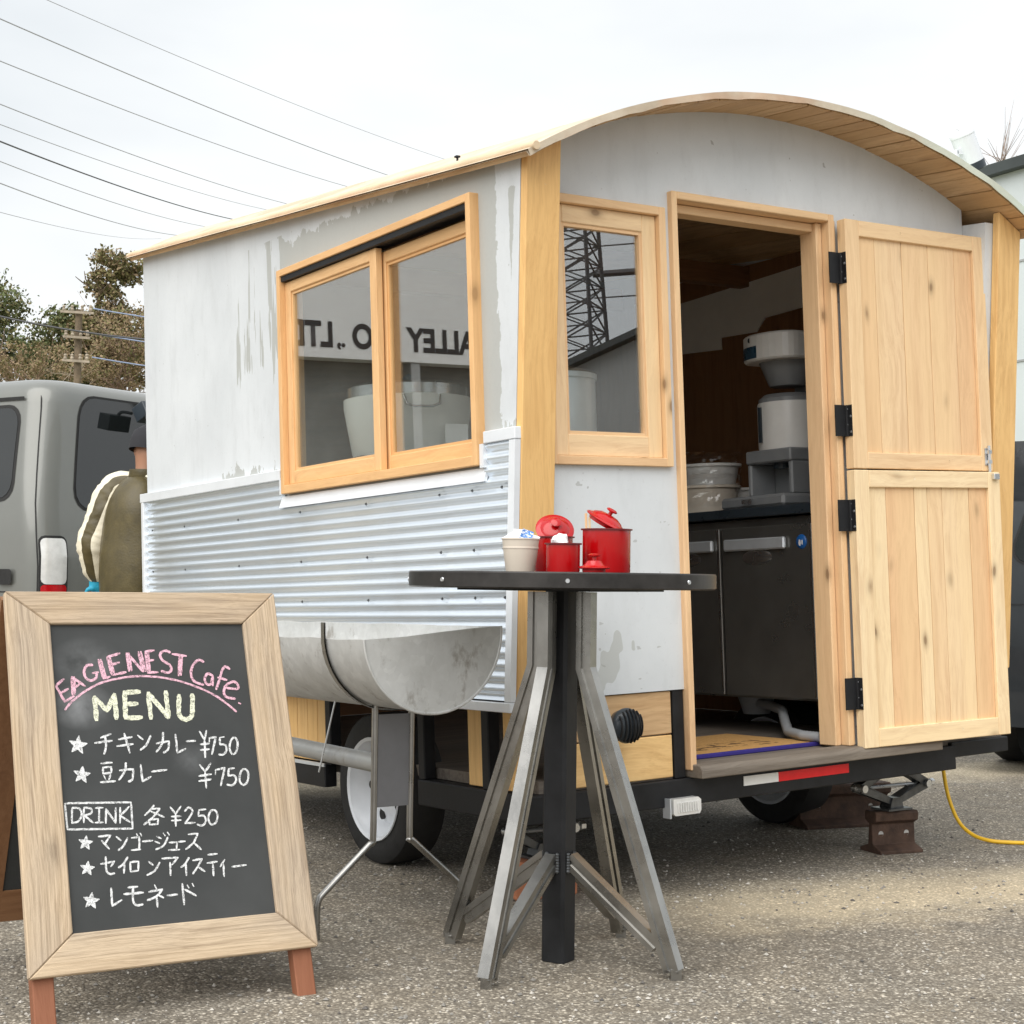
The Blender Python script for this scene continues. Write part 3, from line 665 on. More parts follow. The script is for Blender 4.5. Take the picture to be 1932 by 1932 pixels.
# lamps, reflective tape ------------------------------------------------------------------------
t_ = MB(); t_.box(.969, 1.139, -.016, -.0125, -.363, -.329); part(t_, 'reflective_tape', 'white_tape')
t_ = MB(); t_.box(1.140, 1.505, -.016, -.0125, -.363, -.329); part(t_, 'reflective_tape', 'red_tape')
t_ = MB(); t_.box(.605, .735, -.012, .0, -.432, -.405, 1); t_.box(.600, .606, -.04, .0, -.44, -.372, 1); t_.prism([(.613, -.045, -.425), (.62, -.045, -.432), (.73, -.045, -.432), (.738, -.045, -.42), (.738, -.045, -.384), (.725, -.045, -.374), (.613, -.045, -.374)], (0, .032, 0), 0)
for k in range(9): t_.tube([(.632 + .011 * k, -.047, -.421), (.632 + .011 * k, -.047, -.388)], .004, 6, 0)
part(t_, 'plate_lamp', ['lens_clear', 'alu'], bevel=0)
hl = MB(); HC = (.385, -.085, -.1); HM = Matrix.Translation(HC) @ Matrix.Rotation(R(90), 4, 'X') @ Matrix.Rotation(0, 4, 'Z')
hl.lathe([(.012, -.09), (.03, -.06), (.05, -.035), (.058, -.01), (.06, .0), (.057, .012), (.048, .024), (.03, .034), (0, .038)], 32, HM)
hl.bar((.30, -.05, -.1), (.385, -.05, -.1), .02, .02); hl.bar((.30, -.05, -.1), (.30, .03, -.1), .02, .02)
o = part(hl, 'tail_lamp', 'dark_plastic', smooth=40)
for k in range(-3, 4):
    x = k * .0145; h_ = math.sqrt(.056 ** 2 - x * x); g = MB()
    pts = [(HC[0] + x, HC[1] - .006 - .038 * math.sqrt(max(0, 1 - (x / .06) ** 2 - (s_ / .06) ** 2)), HC[2] + s_) for s_ in [h_ * (-1 + 2 * i / 12) for i in range(13)]]
    g.tube(pts, .0036, 6); g.build('grille_bar', 'black_steel', o, smooth=40)
om = MB(); om.box(.17, .195, -.012, -.004, -.16, -.1); part(om, 'marker_reflector', 'orange', bevel=.003)
# spotlight on the roof edge
sp = MB(); SM = Matrix.Translation((2.30, -.05, 2.09)) @ Matrix.Rotation(R(18), 4, 'Y') @ Matrix.Rotation(R(28), 4, 'X')
SM = Matrix.Translation((2.372, .0, 2.138)) @ Matrix.Rotation(R(-27), 4, 'Y') @ Matrix.Scale(1.22, 4)
sp.lathe([(0, .075), (.040, .075), (.043, .07), (.043, .062), (.041, .06), (.041, -.035)], 28, SM)
sp.lathe([(.042, -.035), (.042, -.06), (.038, -.064), (0, -.064)], 28, SM, 1)
sp.bar((2.29, .0, 2.13), (2.35, .0, 2.135), .02, .02, mi=0); sp.bar((2.285, .0, 1.95), (2.292, .0, 2.135), .02, .015, mi=0)
part(sp, 'roof_spotlight', ['white_metal', 'dark_plastic'], smooth=40)
# interior lining -----------------------------------------------------------------------------------
q = MB(); q.box(2.422, 2.438, .052, 3.148, -.27, 1.93); part(q, 'wall_lining', 'brown_z')
q = MB(); q.box(.052, 2.42, 3.13, 3.148, -.27, 2.05); part(q, 'wall_lining', 'brown_x')
q = MB(); q.box(.052, .064, 1.64, 3.128, -.27, 1.9); part(q, 'wall_lining', 'brown_z')
q = MB(); q.box(.07, 2.42, 1.4, 1.47, 1.82, 1.92); q.box(.07, 2.42, 2.4, 2.47, 1.86, 1.98); part(q, 'roof_beam', 'brown_x', bevel=.004)
pl = MB()
def lining_patch(pts): pl.prism([(2.414, a, b) for a, b in pts], (.007, 0, 0))
lining_patch([(.66, 1.88), (.98, 1.87), (1.0, 1.60), (.93, 1.50), (.74, 1.47), (.72, 1.58), (.64, 1.64)])
lining_patch([(1.02, 1.86), (1.95, 1.82), (1.95, 1.56), (1.62, 1.54), (1.62, 1.60), (1.36, 1.59), (1.30, 1.65), (1.03, 1.66)])
lining_patch([(1.98, 1.88), (2.3, 1.88), (2.3, 1.30), (2.0, 1.30)])
part(pl, 'plaster_patch', 'white_plastic')
ct = MB(); ct.box(.066, .62, .12, 1.9, .86, .895); part(ct, 'counter', 'grey_plastic', bevel=.003)

hk = MB(); zh = zarc(.02, .30); hk.tube([(.02, .30, zh + .018), (.02, .30, zh + .047)], .004, 8); hk.box(.012, .028, .292, .308, zh + .047, zh + .053); part(hk, 'eave_hook', 'black_steel')
# ------------------------------------------------------------------ things inside the trailer
def inT(x, y, z, rz=0): return T @ Tr(x, y, z, rz)
# refrigerator along the right wall, doors facing left (-u)
fr = thing('fridge', 'low dark steel fridge with two doors seen through the open trailer doorway', 'fridge', inT(1.68, .27, -.262))
b = MB(); b.box(.02, .70, 0, 1.2, .14, .90); b.build('body', 'stainless', fr, bevel=.004)
b = MB(); b.box(-.02, .71, -.01, 1.21, .905, .945); b.build('top', 'dark_plastic', fr, bevel=.004)
for y0, y1 in ((.02, .56), (.575, 1.18)):
    d = MB(); d.box(-.02, .018, y0, y1, .15, .865); o = d.build('door', 'stainless', fr, bevel=.004)
    h = MB(); ha = y1 - .40 if y0 < .1 else y0 + .03; h.box(-.04, -.0205, ha, ha + .37, .765, .815); h.build('handle', 'alu', o, bevel=.006)
    h = MB(); h.lathe([(0, -.004), (.05, -.004), (.06, 0)], 20, Matrix.Translation((-.0205, ha + .18, .735)) @ Matrix.Rotation(R(90), 4, 'Y') @ Matrix.Diagonal((.55, 1.5, 1, 1))); h.build('handle_recess', 'steel_bright', o, smooth=60)
    h = MB(); h.box(-.024, -.0205, y0 + .001, y0 + .009, .16, .86); h.build('edge_strip', 'steel_bright', o)
bd = MB(); bd.lathe([(0, -.006), (.026, -.006), (.03, 0)], 24, Matrix.Translation((-.0205, .075, .79)) @ Matrix.Rotation(R(-90), 4, 'Y') @ Matrix.Scale(-1, 4, (0, 0, 1))); bo = bd.build('badge', 'blue', fr, smooth=60)
bm_ = MB(); bm_.lathe([(0, 0), (.008, 0), (.008, .001)], 14, Matrix.Translation((-.0270, .080, .786)) @ Matrix.Rotation(R(90), 4, 'Y') @ Matrix.Diagonal((1.7, .8, 1, 1))); bm_.lathe([(0, 0), (.006, 0), (.006, .001)], 14, Matrix.Translation((-.0270, .066, .787)) @ Matrix.Rotation(R(90), 4, 'Y') @ Matrix.Diagonal((1.8, .6, 1, 1))); bm_.build('badge_mark', 'paper', fr)
for x in (.05, .62):
    for y in (.05, 1.12):
        l = MB(); l.tube([(x, y, 0), (x, y, .14)], .02, 10); l.build('leg', 'grey_plastic', fr)
# drinks brewer
br = thing('drinks_brewer', 'white and grey drinks brewer with funnel head on the fridge', 'brewer', inT(1.90, .635, .684) @ Matrix.Scale(.80, 4))
b = MB(); b.prism([(-.27, -.21, 0), (.18, -.21, 0), (.18, .33, 0), (-.22, .33, 0)], (0, 0, .065)); b.build('tray', 'grey_plastic', br, bevel=.015)
b = MB(); b.box(-.23, -.226, .1, .18, .02, .045) if False else b.box(-.2755, -.2725, .02, .1, .022, .046); b.build('button_panel', 'zinc', br)
b = MB(); b.box(.02, .16, -.17, .17, .066, .30); b.box(-.16, .02, -.17, -.14, .066, .24); b.box(-.16, .02, .14, .17, .066, .24); b.box(-.17, .16, -.172, .172, .24, .31); b.build('stand', 'grey_plastic', br, bevel=.008)
b = MB(); b.tube([(-.06, 0, .21), (-.06, 0, .24)], .05, 16); b.build('spout', 'dark_plastic', br)
b = MB(); b.lathe([(0, .31), (.165, .31), (.168, .33), (.168, .555), (.165, .565), (0, .565)], 40); b.build('tank', 'white_plastic', br, smooth=40)
b = MB(); b.box(-.176, -.166, .035, .055, .35, .54); b.build('sight_gauge', 'dark_plastic', br)
b = MB(); b.lathe([(0, .565), (.16, .565), (.16, .585), (.13, .61), (.05, .615), (0, .615)], 40); b.build('tank_lid', 'grey_plastic', br, smooth=40)
b = MB(); b.lathe([(0, .655), (.095, .655), (.10, .66), (.145, .775), (.15, .785), (0, .785)], 36); b.build('funnel', 'grey_plastic', br, smooth=40)
b = MB(); b.box(.12, .2, -.08, .08, .3, .84); b.build('column', 'grey_plastic', br, bevel=.01)
b = MB(); n = 14; pts = [(.2, -.19), (-.10, -.19)] + [(-.10 - .12 * math.sin(math.pi * k / n), -.19 * math.cos(math.pi * k / n)) for k in range(1, n)] + [(-.10, .19), (.2, .19)]
b.prism([(x, y, .785) for x, y in pts], (0, 0, .145)); hd = b.build('head', 'white_plastic', br, bevel=.01)
b = MB(); m_ = [(x, y) for x, y in pts if x < -.09]
b.grid([[(x * 1.012, y * 1.008, .80) for x, y in m_ if y > -.02], [(x * 1.012, y * 1.008, .865) for x, y in m_ if y > -.02]]); b.build('control_band', plain('band_blue', (.03, .075, .12), .3), hd)
b = MB(); b.lathe([(0, 0), (.014, 0)], 12, Matrix.Translation((-.2135, .06, .90)) @ Matrix.Rotation(R(-90), 4, 'Y')); b.build('emblem', 'dark_plastic', hd)
# tubs wrapped in film, standing on the far end of the fridge
def tub(name, r0, r1, h, mat, Mx, label, film=True):
    e = thing(name, label, 'tub', Mx)
    b = MB(); b.lathe([(0, 0), (r0, 0), (r1, h), (r1 + .012, h), (r1 + .012, h + .012), (r1 - .004, h + .012), (r0 - .004, .005), (0, .005)], 32); b.build('body', mat, e, smooth=35)
    if film:
        f = MB(); rows = []
        for i in range(9):
            z = .03 + (h + .05) * i / 8; rr = (r0 + (r1 - r0) * min(1, z / h) + .014) * (1 if i < 8 else .6)
            rows.append([(rr * (1 + .10 * mnoise.noise(Vector((math.cos(a) * 4, math.sin(a) * 4, i * .9)))) * math.cos(a), rr * (1 + .10 * mnoise.noise(Vector((math.cos(a) * 4, math.sin(a) * 4, i * .9)))) * math.sin(a), z) for a in [2 * math.pi * k / 28 for k in range(29)]])
        f.grid(rows); f.build('plastic_film', 'film', e)
    return e
tub('food_tub', .135, .15, .115, 'beige', inT(1.88, 1.17, .684), 'cream tub under crinkled film at the front of the fridge top')
tub('food_tub', .12, .14, .085, 'white_plastic', inT(1.92, 1.19, .815), 'pale tub stacked on top of the film-wrapped cream tub')
tub('food_tub', .085, .10, .105, 'white_plastic', inT(2.10, 1.10, .684), 'single white tub between the stacked tubs and the brewer', False)
# drain hose and trap under the fridge
h = MB(); rh = random.Random(2)
path = [Vector(p) for p in ((1.95, .95, -.17), (1.88, .80, -.17), (1.78, .62, -.175), (1.66, .48, -.21), (1.56, .36, -.235), (1.50, .22, -.237), (1.495, .10, -.237))]
pts = []; rs = []
for i in range(len(path) - 1):
    for k in range(14): pts.append(path[i].lerp(path[i + 1], k / 14)); rs.append(.021 if k % 2 else .0175)
h.tube(pts, rs, 10); h.lathe([(0, -.05), (.06, -.05), (.075, .0), (.085, .03), (0, .03)], 20, Matrix.Translation((1.98, .99, -.17)))
o = h.build('drain_hose', 'hose', smooth=60); o.matrix_world = T; tag(o, 'pale ribbed drain hose lying under the fridge', 'hose')
# door mat
m_ = thing('door_mat', 'orange-brown coir mat with blue edge just inside the doorway', 'mat', inT(.80, .13, -.2715))
b = MB(); b.box(0, .72, .022, .55, 0, .014); b.build('pile', 'coir', m_, bevel=.003)
b = MB(); b.box(-.01, .73, 0, .0215, 0, .016); b.build('edge_binding', plain('navy', (.03, .02, .20), .7), m_, bevel=.003)
# rice cooker and urn on the window counter
rc = thing('rice_cooker', 'big white rice cooker with chrome lid behind the side window', 'rice cooker', inT(.325, 1.20, .896, R(72)) @ Matrix.Diagonal((1.2, 1.2, 1.08, 1)))
b = MB(); b.lathe([(0, .012), (.18, .012), (.19, .03), (.215, .20), (.215, .232), (0, .232)], 48); b.build('body', 'white_plastic', rc, smooth=35)
b = MB(); b.lathe([(.165, 0), (.185, .0), (.185, .02), (0, .02)], 40); b.build('base_ring', 'steel_bright', rc, smooth=35)
b = MB(); b.lathe([(.206, .233), (.206, .272), (.19, .282), (.10, .292), (0, .296)], 48); lid = b.build('lid', 'steel_bright', rc, smooth=35)
b = MB(); b.tube([(-.03, 0, .295), (-.03, 0, .32), (.03, 0, .32), (.03, 0, .295)], .008, 8); b.build('lid_knob', 'dark_plastic', rc)
hy = MB(); hy.tube([(-.216, -.06, .225), (-.232, -.055, .19), (-.235, -.03, .18), (-.235, .03, .18), (-.232, .055, .19), (-.216, .06, .225)], .005, 8); hy.build('handle', 'steel_bright', rc, smooth=60)
b = MB(); b.box(-.212, -.208, -.13, -.05, .05, .12, Mx=Matrix.Rotation(R(8), 4, 'Z')); b.build('switch_panel', 'paper', rc)
un = thing('steel_urn', 'tall steel urn with domed lid behind the corner post', 'urn', inT(.43, .36, .896))
b = MB(); b.lathe([(0, 0), (.165, 0), (.168, .01), (.168, .225), (.174, .226), (.174, .245), (0, .245)], 48); b.build('body', 'alu', un, smooth=35)
b = MB(); b.lathe([(.172, .246), (.165, .256), (.10, .275), (.03, .285), (.028, .30), (.02, .31), (0, .312)], 40); b.build('lid', 'steel_bright', un, smooth=35)

# ------------------------------------------------------------------ under the trailer: jacks, rails, bricks, cord
def scissor_jack(Mx, label, hh, half, top):
    j = thing('scissor_jack', label, 'jack', Mx, 'scissor jacks under the trailer')
    # local: z up from base plate, x across
    k = hh * .52
    b = MB(); b.prism([(-.07, -.05, 0), (.07, -.05, 0), (.07, .05, 0), (-.07, .05, 0)], (0, 0, .008)); b.prism([(-.04, -.03, .008), (.04, -.03, .008), (.025, -.03, .05), (-.025, -.03, .05)], (0, .06, 0)); b.build('base_plate', 'jack_steel', j)
    for s in (-1, 1):
        for (z0, z1, nm) in ((.03, k, 'lower_arm'), (hh, k, 'upper_arm')):
            a = MB()
            for y in (-.022, .022): a.bar((s * .018, y, z0), (s * half, y, z1), .005, .036, ref=(0, 1, 0)) if False else a.prism([(s * .0, y, z0 - .016), (s * .02, y, z0 + .018), (s * (half + .012), y, z1 + .016), (s * (half + .012), y, z1 - .016)], (0, .005, 0))
            a.prism([(s * .02, -.022, z0 + (.016 if z0 < z1 else -.016)), (s * half, -.022, z1 + (.016 if z0 < z1 else -.016)), (s * half, .027, z1 + (.016 if z0 < z1 else -.016)), (s * .02, .027, z0 + (.016 if z0 < z1 else -.016))], (0, 0, .003)); a.build(nm, 'jack_steel', j)
        t = MB(); t.tube([(s * half, -.034, k), (s * half, .034, k)], .016, 12); t.build('trunnion', 'zinc', j, smooth=40)
    t = MB(); t.tube([(-half - .02, 0, k), (half + .05, 0, k)], .008, 8); t.lathe([(0, -.01), (.016, -.01), (.016, .01), (0, .01)], 6, Matrix.Translation((half + .05, 0, k)) @ Matrix.Rotation(R(90), 4, 'Y')); t.build('lead_screw', 'zinc', j)
    t = MB(); t.prism([(-.045, -.035, hh), (.045, -.035, hh), (.045, .035, hh), (-.045, .035, hh)], (0, 0, .01)); t.build('saddle', 'jack_steel', j)
    return j
yawT = math.atan2(TU.y, TU.x)
PJ = T @ Vector((2.03, .26, -.58)); PJ.z = .172
scissor_jack(Tr(PJ.x, PJ.y, PJ.z, yawT), 'dark scissor jack on a rail block below the open door', .185, .19, 0)
PK = T @ Vector((.285, .30, -.57)); PK.z = .125
scissor_jack(Tr(PK.x, PK.y, PK.z, yawT), 'scissor jack on bricks behind the bar table', .18, .13, 0)
def rail(Mx, L, sc, label, cat='rail block'):
    r = thing('rail_offcut', label, cat, Mx, 'rail offcuts under the trailer')
    pr = [(-.065, 0), (.065, 0), (.065, .012), (.015, .03), (.010, .105), (.034, .118), (.036, .145), (.030, .153), (-.030, .153), (-.036, .145), (-.034, .118), (-.010, .105), (-.015, .03), (-.065, .012)]
    b = MB(); b.prism([(-L / 2, x * sc, z * sc) for x, z in pr], (L, 0, 0)); b.build('rail', 'rust', r, bevel=.002)
    for x in (-L * .3, L * .3):
        h = MB(); h.lathe([(0, 0), (.012, 0), (.012, .001)], 14, Matrix.Translation((x, -.0112 * sc - .0015, .068 * sc)) @ Matrix.Rotation(R(90), 4, 'X')); h.build('bolt_hole', 'mortar_stone', r)
    return r
rail(Tr(PJ.x, PJ.y, 0, yawT - .2), .21, 1.10, 'short rusty rail offcut standing under the right-hand jack')
PR = Vector((1.52, 7.26, 0))
rail(Tr(PR.x, PR.y, 0, yawT - .25), .46, 1.25, 'longer rusty rail offcut lying beside the far wheel')
for i, (dx, dy, rz, lb) in enumerate(((-.07, 0, .1, 'dull red brick under the left end of the hidden jack'), (.075, .01, -.25, 'orange-red brick under the right end of the hidden jack'))):
    b = MB(); b.box(-.105, .105, -.05, .05, 0, .06); o = b.build('brick', 'brick', bevel=.006); o.matrix_world = Tr(PK.x + dx * 1.3 * TU.x, PK.y + dx * 1.3 * TU.y + dy, 0.0 if i else .0, yawT + rz + 1.2); tag(o, lb, 'brick')
b = MB(); b.box(-.12, .12, -.06, .06, 0, .06); o = b.build('brick', 'brick', bevel=.006); o.matrix_world = Tr(PK.x, PK.y, .061, yawT + .05); tag(o, 'top brick carrying the jack behind the bar table', 'brick')
# yellow extension cord
pts2 = [(1.90, 6.98, .30), (1.915, 6.95, .18), (1.945, 6.90, .08), (1.99, 6.85, .03), (2.05, 6.80, .012), (2.14, 6.775, .009), (2.26, 6.77, .009), (2.42, 6.80, .009), (2.7, 6.9, .009)]
def spline(P, n=10):
    P = [Vector(p) for p in P]; out = []
    for i in range(len(P) - 1):
        a, b, c, d = P[max(i - 1, 0)], P[i], P[i + 1], P[min(i + 2, len(P) - 1)]
        for k in range(n):
            t = k / n; out.append(.5 * ((2 * b) + (c - a) * t + (2 * a - 5 * b + 4 * c - d) * t * t + (3 * b - a - 3 * c + d) * t ** 3))
    out.append(P[-1]); return out
c = MB(); c.tube(spline(pts2), .0085, 8); tag(c.build('extension_cord', 'yellow', smooth=60), 'yellow extension cord hanging from the trailer to the ground', 'cord')

# ------------------------------------------------------------------ half-barrel trough on a pipe stand
TY = math.atan2(.82658747, -.56280827) - R(90)          # local x across, local y along the barrel
tr = thing('trough_grill', 'half barrel of galvanised steel on a pipe stand beside the trailer', 'grill', Tr(-.56726, 4.85457, 0, TY))
cx_, rb, zr_ = .237, .237, .934
b = MB(); n = 28
RB_ = R(-4.5)
def halfrow(y, r, zoff=0): return [(cx_ + (x - cx_) * math.cos(RB_) + (z - zr_) * math.sin(RB_), yy, zr_ - (x - cx_) * math.sin(RB_) + (z - zr_) * math.cos(RB_)) for x, yy, z in halfrow0(y, r, zoff)]
def halfrow0(y, r, zoff=0): return [(cx_ - r * math.cos(math.pi * k / n), y, zr_ + zoff - r * math.sin(math.pi * k / n) + (.004 * mnoise.noise(Vector((y * 6, k * 3.0, 0))) if k in (0, n) else 0)) for k in range(n + 1)]
yl = [-.25 + 1.75 * i / 30 for i in range(31)]
tilt = lambda y: -.018 * (y + .25)
b.grid([halfrow(y, rb, tilt(y)) for y in yl]); b.grid([halfrow(y, rb - .004, tilt(y)) for y in yl])
top = [[halfrow(y, rb, tilt(y))[i] for y in yl] for i in (0, n)]; top2 = [[halfrow(y, rb - .004, tilt(y))[i] for y in yl] for i in (0, n)]
for a, q in zip(top, top2): b.grid([a, q])
b.build('barrel', 'galv', tr, smooth=40)
for y in (-.253, 1.50):
    e = MB(); row = halfrow(y, rb + .004, tilt(y)); row = row[:1] + row[1:]
    lid_pts = row + [(row[-1][0] - .10, y, row[-1][2] - .006), (cx_ + .02, y, row[-1][2] - .017), (cx_ - .1, y, row[0][2] + .008), (cx_ - .17, y, row[0][2] + .004)]
    e.prism(lid_pts, (0, .004, 0)); e.build('end_plate', 'galv', tr)
    ebd = MB(); ebd.tube(halfrow(y, rb + .005, tilt(y)), .0045, 8); ebd.build('end_bead', 'galv', tr, smooth=50)
for y in (0.0, 1.25):
    s = MB(); n2 = 24
    s.grid([[(cx_ - (rb + .004) * math.cos(math.pi * k / n2), y + dy, zr_ + tilt(y) + .03 * (k in (0,)) - (rb + .004) * math.sin(math.pi * k / n2)) for k in range(n2 + 1)] for dy in (-.011, .011)])
    s.grid([[(cx_ - (rb + q) * math.cos(math.pi * k / n2), y + .011, zr_ + tilt(y) + .03 * (k in (0,)) - (rb + q) * math.sin(math.pi * k / n2)) for k in range(n2 + 1)] for q in (.003, .009)])
    s.grid([[(cx_ - (rb + .009) * math.cos(math.pi * k / n2), y + dy, zr_ + tilt(y) + .03 * (k in (0,)) - (rb + .009) * math.sin(math.pi * k / n2)) for k in range(n2 + 1)] for dy in (-.011, .011)])
    s.build('cradle_strap', 'bar_steel', tr, smooth=40)
    for sx in (-1, 1):
        xb = .246 + sx * .066; l = MB()
        l.tube(spline([(xb, y, .72), (xb, y, .50), (xb, y, .29), (xb + sx * .012, y, .272), (xb + sx * .16, y, .145), (xb + sx * .185, y, .118), (xb + sx * .19, y, .08), (xb + sx * .19, y, 0)], 6), .0105, 8)
        l.build('leg', 'bar_steel', tr, smooth=50)
    p = MB(); p.box(.19, .303, y - .004, y + .004, .385, .672); p.build('leg_plate', plain('grey_plate', (.20, .20, .21), .5, .3, .1), tr)
p = MB(); p.tube([(.215, .006, .515), (.215, 1.244, .515)], .030, 16); p.build('cross_pipe', 'pipe', tr, smooth=50)
wq = MB(); wq.tube([(.19, .28, .70), (.16, .33, .46)], .003, 6); wq.build('hook_rod', 'zinc', tr)

# ------------------------------------------------------------------ bar table
tb = thing('bar_table', 'round dark bar table with splayed channel-steel legs', 'table', Tr(.149, 4.631, 0))
ZT = 1.120
b = MB(); b.lathe([(0, ZT - .046), (.440, ZT - .046), (.447, ZT - .042), (.447, ZT - .004), (.444, ZT), (0, ZT)], 72); top_ = b.build('tabletop', 'table_edge', tb, smooth=30)
for a in (-90, -90 - 49, -90 + 49, 0, 180, 90):
    s = MB(); s.lathe([(0, .003), (.0055, .003), (.007, 0)], 10, Matrix.Rotation(R(a), 4, 'Z') @ Matrix.Translation((.447, 0, ZT - .024)) @ Matrix.Rotation(R(90), 4, 'Y')); s.build('screw', 'zinc', top_)
b = MB(); b.box(-.22, .22, -.22, .22, ZT - .053, ZT - .0465, Mx=Matrix.Rotation(R(57.5), 4, 'Z')); b.build('mounting_plate', 'black_steel', tb)
b = MB(); s_, c_ = .038, .009; sq = [(s_, -s_ + c_), (s_, s_ - c_), (s_ - c_, s_), (-s_ + c_, s_), (-s_, s_ - c_), (-s_, -s_ + c_), (-s_ + c_, -s_), (s_ - c_, -s_)]
b.prism([(*(Matrix.Rotation(R(57.5), 3, 'Z') @ Vector((x, y, .002))),) for x, y in sq], (0, 0, ZT - .055)); b.build('column', 'black_steel', tb)
def hprof(w, t, e): # outer flange, groove, inner flange
    hw = w / 2; g = hw - .006
    return [(-hw, e), (hw, e), (hw, e - t * .34), (g, e - t * .34), (g, e - t * .62), (hw, e - t * .62), (hw, e - t), (-hw, e - t), (-hw, e - t * .62), (-g, e - t * .62), (-g, e - t * .34), (-hw, e - t * .34)]
for k in range(4):
    a = R(57.5 + 90 * k); rd = Vector((math.cos(a), math.sin(a), 0)); td = Vector((-math.sin(a), math.cos(a), 0)); Z = Vector((0, 0, 1))
    l = MB(); l.sweep(hprof(.036, .048, .024), [rd * .083 + Z * (ZT - .056), rd * .083 + Z * .845, rd * .372 + Z * .022], td); lo_ = l.build('leg', 'bar_steel', tb, bevel=0)
    l = MB(); l.sweep(hprof(.034, .044, .022), [rd * .038 + Z * .295, rd * .322 + Z * .085], td); l.build('brace', 'bar_steel', tb)
    l = MB(); l.bar(rd * .372 + Z * .022 - td * .018, rd * .372 + Z * .022 + td * .018, .04, .006); l.bar(rd * .378 + Z * .0, rd * .378 + Z * .03, .034, .03); l.build('foot', 'bar_steel', tb)
    wl_ = MB()
    for i in range(7): 
        for sd_ in (-1, 1): wl_.lathe([(0, -.006), (.005, -.004), (.006, 0), (.005, .004), (0, .006)], 8, Matrix.Translation(rd * .041 + td * sd_ * .018 + Z * (.262 + .008 * i)))
    wl_.build('weld_bead', 'jack_steel', tb)
# enamel pots -----------------------------------------------------------------
def canister(x, y, r, h, label, cat='canister'):
    e = thing('canister', label, cat, Tr(x, y, ZT + .0005), 'red enamel canisters on the table')
    b = MB(); b.lathe([(0, 0), (r - .002, 0), (r, .004), (r, h), (r - .003, h), (r - .003, .004), (0, .004)], 48); b.build('body', 'red_enamel', e, smooth=35)
    b = MB(); b.lathe([(r - .001, h - .003), (r + .0055, h - .002), (r + .0055, h + .002), (r - .004, h + .002)], 48); b.build('rolled_rim', 'rim_dark', e, smooth=40)
    return e
def lid(Mx, r, label):
    e = thing('enamel_lid', label, 'lid', Mx, 'red enamel lids on the table')
    b = MB(); b.lathe([(r - .012, -.010), (r - .010, -.001), (r, 0), (r + .002, .003), (r - .004, .007), (r - .012, .0085), (r - .018, .0145), (r * .45, .022), (0, .025), ], 44); b.lathe([(0, .018), (r * .4, .016), (r - .014, .004), (r - .012, -.010)], 44); b.build('cover', 'red_enamel', e, smooth=30)
    b = MB(); b.lathe([(.006, .022), (.006, .032), (.016, .035), (.017, .039), (.012, .042), (0, .043)], 20); b.build('knob', 'red_enamel', e, smooth=40)
    return e
k_ = 4.631 / 2991
def tx(px, y): return (px - 966) / 2991 * y
canister(tx(1145, 4.62), 4.62, .070, .126, 'largest red enamel canister, tongs and lid on its rim')
canister(tx(1046, 4.72), 4.72, .056, .105, 'middle red enamel canister half hidden behind the small one')
canister(tx(1063.5, 4.52), 4.52, .048, .081, 'small red enamel canister at the front with a white wrapper inside')
Lm = Tr(tx(1148, 4.62) - .008, 4.615, ZT + .149, 0) @ Matrix.Rotation(R(29), 4, 'Y') @ Matrix.Rotation(R(10), 4, 'X')
lid(Lm, .062, 'red lid tilted open on the largest canister')
Lm = Tr(tx(1046, 4.72) + .002, 4.735, ZT + .127, 0) @ Matrix.Rotation(R(8), 4, 'Y') @ Matrix.Rotation(R(52), 4, 'X')
lid(Lm, .056, 'pink-red lid standing on edge in the middle canister')
lid(Tr(tx(1122, 4.40), 4.40, ZT + .0105, 0), .043, 'small red lid lying flat on the table edge')
# beige pail
pb = thing('pail', 'beige pail stuffed with sachets at the left of the canisters', 'pail', Tr(tx(983, 4.60), 4.60, ZT + .0005))
b = MB(); b.lathe([(0, 0), (.041, 0), (.0425, .003), (.051, .066), (.0525, .067), (.0525, .071), (.0515, .072), (.054, .093), (.056, .0935), (.056, .097), (.0525, .097), (.041, .004), (0, .004)], 44); b.build('body', 'beige', pb, smooth=35)
rs_ = random.Random(12)
for i, (dx, dy, dz, mt, lb) in enumerate(((-.028, -.012, .088, 'paper', 'white sachet at the left of the pail'), (-.006, .01, .10, 'paper', 'tall white sachet standing in the middle of the pail'), (.014, -.012, .098, 'blue', 'blue printed sachet in the pail'), (.032, -.008, .088, 'paper', 'white sachet at the right of the pail with blue print'))):
    sc_ = MB(); rows = []
    for a in range(7):
        row = []
        for c in range(6):
            xx = (c / 5 - .5) * .034; zz = (a / 6 - .5) * .05; row.append((xx, .007 * math.cos(c / 5 * math.pi * 1.3 - .7) * (1 - abs(a / 6 - .5) * 1.4) + .004 * mnoise.noise(Vector((xx * 80, zz * 80, i * 3.0))), zz))
        rows.append(row)
    sc_.grid(rows); sc_.grid([[(p[0], p[1] + .004, p[2]) for p in r] for r in rows])
    if i == 2:
        t2 = NT('sachet_print'); o2 = t2.obj(); ck = t2.noise(t2.map(o2, (60, 60, 200)), 1.5, 2); m2 = t2.bsdf(t2.mix(t2.math('GREATER_THAN', ck, .52), (.07, .22, .58), (.8, .82, .86)), .5)
        so = sc_.build('sachet', m2, smooth=60)
    else: so = sc_.build('sachet', mt, smooth=60)
    so.matrix_world = Tr(tx(983, 4.60) + dx, 4.60 + dy, ZT + dz) @ Matrix.Rotation(R((-28, 6, 20, 24)[i]), 4, 'Y') @ Matrix.Rotation(R((-25, -8, -12, -30)[i]), 4, 'X'); tag(so, lb, 'sachet', 'sachets in the pail')
